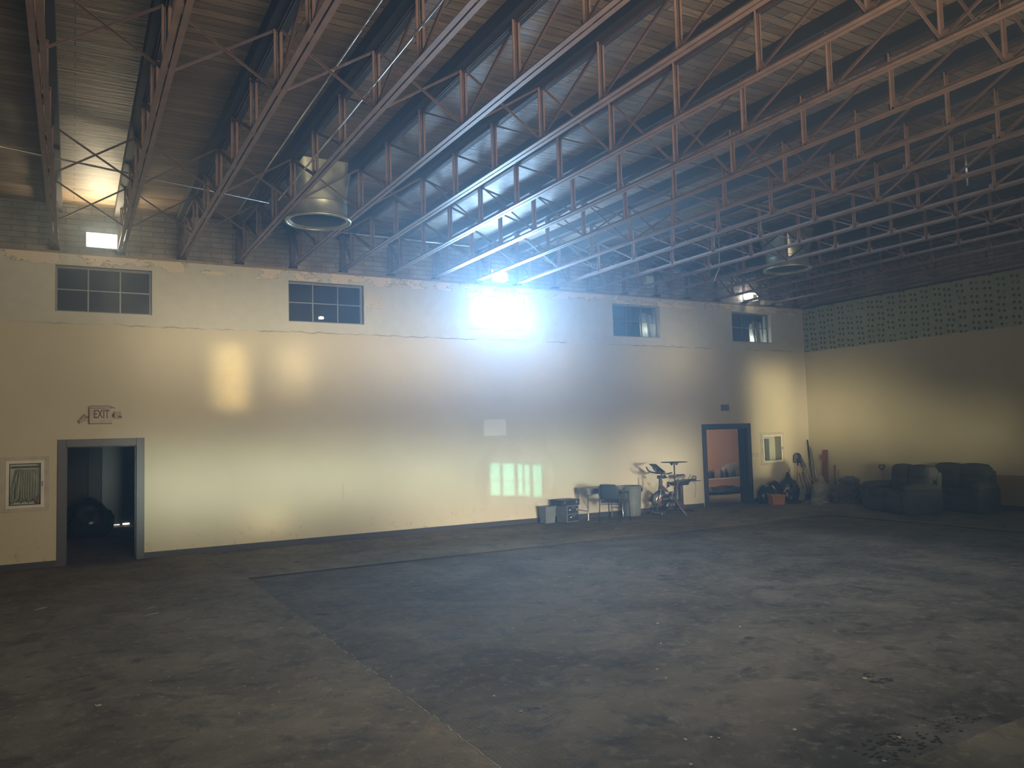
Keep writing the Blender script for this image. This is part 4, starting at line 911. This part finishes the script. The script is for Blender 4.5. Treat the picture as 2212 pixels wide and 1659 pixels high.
# ------------------------------------------------------------------ reclining sofas
def pad(name, x0, x1, y0, y1, z0, z1, par, bv=.06, tilt=0, puff=.035):
    bm = bmesh.new(); bmesh.ops.create_cube(bm, size=2); bmesh.ops.subdivide_edges(bm, edges=bm.edges, cuts=7, use_grid_fill=True)
    sx, sy, sz = (x1-x0)/2, (y1-y0)/2, (z1-z0)/2
    for v in bm.verts:
        p = v.co; q = Vector((p.x*sx, p.y*sy, p.z*sz))
        inner = Vector((max(-sx+bv, min(sx-bv, q.x)), max(-sy+bv, min(sy-bv, q.y)), max(-sz+bv, min(sz-bv, q.z))))
        d = q-inner
        if d.length > 1e-6: q = inner + d.normalized()*bv
        n_ = Vector((p.x**5, p.y**5, p.z**5))
        q += Vector((n_.x*puff*(1-p.y**2)*(1-p.z**2), n_.y*puff*(1-p.x**2)*(1-p.z**2), n_.z*puff*(1-p.x**2)*(1-p.y**2)))
        q += Vector((1, 1, 1))*.006*noise.noise(q*7+Vector((x0*3, y0, z0)))
        v.co = q
    bmesh.ops.recalc_face_normals(bm, faces=bm.faces)
    me = bpy.data.meshes.new(name); bm.to_mesh(me); bm.free(); me.materials.append(M['sofa'])
    for p in me.polygons: p.use_smooth = True
    o = bpy.data.objects.new(name, me); C.objects.link(o); o.parent = par; o.location = ((x0+x1)/2, (y0+y1)/2, (z0+z1)/2); o.rotation_euler = (tilt, 0, 0)
    return o
def make_sofa(label, loc, rz):
    r = thing('reclining_sofa', label, 'sofa', loc, rz, 'charcoal reclining sofas')
    W = .84
    pad('base', -W+.06, W-.06, -.36, .48, .03, .34, r, .03, 0, 0)
    MB().box(-W+.1, W-.1, -.30, .36, 0, .05).build('plinth', M['rubber'], r)
    for s in (-1, 1):
        x0, x1 = (s*W-.22, s*W) if s > 0 else (-W, -W+.22)
        a = pad('arm', x0, x1, -.44, .44, .035, .56, r, .05)
        pad('arm_pad', x0-.015, x1+.015, -.45, .38, .50, .65, r, .065)
    MB().lathe([(0, -.0), (.028, .0), (.028, .012), (.018, .016), (0, .016)], 18, (W, -.08, .42), 'X').box(W+.012, W+.026, -.10, -.06, .40, .44).build('recline_lever', M['rubber'], r)
    for x0, x1 in ((-.64, 0), (0, .64)):
        pad('seat_cushion', x0+.005, x1-.005, -.43, .20, .30, .50, r, .07)
        pad('footrest_panel', x0+.01, x1-.01, -.46, -.37, .07, .34, r, .04)
        pad('back_cushion', x0+.005, x1-.005, .16, .38, .46, .80, r, .08, -.12)
        pad('head_cushion', x0-.02, x1+.02, .20, .52, .70, 1.04, r, .10, -.14)
    pad('back_panel', -.70, .70, .39, .53, .10, .92, r, .04, -.06, 0)
    return r
s1n = math.atan2(.354, -.935)            # direction the front faces
rz = s1n + PI/2
f1 = Vector((math.cos(s1n), math.sin(s1n)))
# near front corner (15.89,-4.61), far front corner (16.48,-3.05)
c1 = Vector(((15.89+16.48)/2, (-4.61-3.05)/2)) - f1*.44
make_sofa('nearer charcoal reclining sofa with round lever on its arm', (c1.x-.05, c1.y+.02, 0), rz)
c2 = Vector((17.12, -5.44)) + Vector((.13, .9915))*.88; a2 = math.atan2(.13, -.9915); f2 = Vector((math.cos(a2), math.sin(a2)))
c2 = c2 - f2*.34
so = [o for o in bpy.data.objects if o.name == 'reclining_sofa'][0]
s2 = dup(so, (c2.x, c2.y, 0), a2+PI/2, 'farther charcoal reclining sofa, partly hidden, backed to the right wall'); s2.scale = (1.04, .76, 1.0)

# ------------------------------------------------------------------ debris on the floor
def chip_mesh(seed, s_, flat=.35):
    rr = random.Random(seed); bm = bmesh.new(); bmesh.ops.create_icosphere(bm, subdivisions=2, radius=1)
    for v in bm.verts:
        p = v.co; k = 1+.35*noise.noise(p*1.6+Vector((seed, 0, 0))); v.co = Vector((p.x*k*s_, p.y*k*s_*rr.uniform(.68, .72), max(p.z*k*s_*flat, -s_*flat*.4)))
    z = min(v.co.z for v in bm.verts)
    for v in bm.verts: v.co.z -= z
    me = bpy.data.meshes.new('chip'); bm.to_mesh(me); bm.free(); return me
def onfloor(px, py, z=0):
    d = _f + _r*((px-1106)/FPX) - _u*((py-829.5)/FPX); t = (z-CAM.z)/d.z; q = CAM + d*t; return q
LIST = [(213, 1525, .035), (205, 1523, .013), (299, 1502, .014), (363, 1502+10, .012), (325, 1471, .013), (365, 1463, .014), (386, 1487, .014), (528, 1482, .014), (529, 1435, .011), (545, 1465, .012), (562, 1482, .011), (588, 1524, .014), (516, 1540, .015), (602, 1496, .012), (32, 1552, .015), (600, 1413, .012),
        (1107, 1358, .02), (1100, 1274, .014), (1125, 1537, .018), (1067, 1504, .02), (1420, 1347, .02), (1427, 1390, .018), (1419, 1446, .018), (1438, 1465, .020), (1598, 1354, .020), (1480, 1598, .022), (1536, 1593, .018), (1553, 1595, .018), (1716, 1577, .024), (1867, 1466, .028), (1943, 1594, .026), (1910, 1645, .022), (1492, 1652, .022), (1240, 1340, .016), (952, 1300, .014), (845, 1462, .016)]
cm = [chip_mesh(i, 1.0) for i in range(4)]
for me in cm: me.materials.append(M['chip'])
def inslab(q): return q.x > SX0+.06 and q.y < SY1-.06 and q.y > SY0+.06
for i, (px, py, s_) in enumerate(LIST):
    q = onfloor(px, py); z = -D if inslab(q) else 0
    q = onfloor(px, py, z); o = bpy.data.objects.new('plaster_chip', cm[i % 4]); C.objects.link(o); o.location = (q.x, q.y, z+.0005); o.scale = (s_*.75,)*3; o.rotation_euler = (0, 0, i*1.7)
    if i == 0: tag(o, 'largest pale plaster chip on the concrete border, lower left', 'chip'); continue
    g = 'pale chips scattered on the dark slab' if z else 'pale chips scattered on the concrete border'
    tag(o, 'tiny pale plaster chip lying on the %s' % ('dark sunken slab' if z else 'brown concrete border at left'), 'chip', g)
for (px, py, L, w_, a, lab) in ((328, 1328, .17, .05, .3, 'long pale paper strip on the floor below left doorway'), (326, 1314, .10, .03, .2, 'thin pale strip just beyond the long paper strip'), (87, 1316, .16, .07, .5, 'torn pale paper scrap on the floor at far left'), (1004, 1160, .16, .05, .1, 'pale paper strip on the border below the bright window'), (1332, 1142, .12, .04, .2, 'faint paper strip on border in front of dark armchair'), (606, 1358, .07, .02, .1, 'small pale strip near the corner of the dark slab')):
    q = onfloor(px, py); o = MB().add([(-L/2, -w_/2, .001), (L/2, -w_*.3, .006), (L*.45, w_/2, .012), (-.1*L, w_*.6, .004), (-L*.42, w_*.3, .002)], [(0, 1, 2, 3, 4)]).build('paper_scrap', M['paper']); o.location = (q.x, q.y, 0.001); o.rotation_euler = (0, 0, a); tag(o, lab, 'paper')
def debris(px, py, n_, sp, size, lab, seed):
    rr = random.Random(seed); q = onfloor(px, py, -D); bm = bmesh.new()
    for i in range(n_):
        a = rr.uniform(0, 2*PI); d = sp*rr.random()**.6; s_ = size*rr.uniform(.25, 1.0)
        g = bmesh.ops.create_icosphere(bm, subdivisions=1, radius=1)
        for v in g['verts']: v.co = Vector((v.co.x*s_*1.5+d*math.cos(a), v.co.y*s_+d*math.sin(a)*.5, max(0, v.co.z*s_*.22+s_*.03)))
    me = bpy.data.meshes.new('debris'); bm.to_mesh(me); bm.free(); me.materials.append(M['char'])
    o = bpy.data.objects.new('debris_patch', me); C.objects.link(o); o.location = (q.x, q.y, -D+.0005); tag(o, lab, 'debris', None, 'stuff')
debris(1873, 1460, 14, .10, .018, 'small dark crumbs in the middle right of the slab', 1)
debris(1905, 1472, 18, .11, .022, 'black curl of charred debris on the slab at lower right', 2)
debris(1940, 1610, 90, .36, .018, 'scattered black debris at the lower right of the slab', 3)
debris(2052, 1560, 40, .30, .014, 'thin spread of dark crumbs near the lower right edge', 4)
debris(1150, 1532, 10, .06, .012, 'tiny dark crumbs on the slab near the bottom middle', 5)
def flecks(x0, x1, y0, y1, n_, lab, seed):
    rr = random.Random(seed); b = MB()
    for i in range(n_):
        x = x0+(x1-x0)*rr.random()**1.4; y = y1-(y1-y0)*rr.random()**2.2; s_ = rr.uniform(.004, .016)
        b.add([(x-s_, y-s_*.7, .001), (x+s_, y-s_*.5, .003), (x+s_*.6, y+s_*.8, .005), (x-s_*.7, y+s_*.6, .002)], [(0, 1, 2, 3)])
    o = b.build('paint_flakes', M['chip']); tag(o, lab, 'flakes', None, 'stuff')
flecks(1.3, 6.0, -.75, -.02, 420, 'fallen paint flakes along the foot of the back wall', 8)
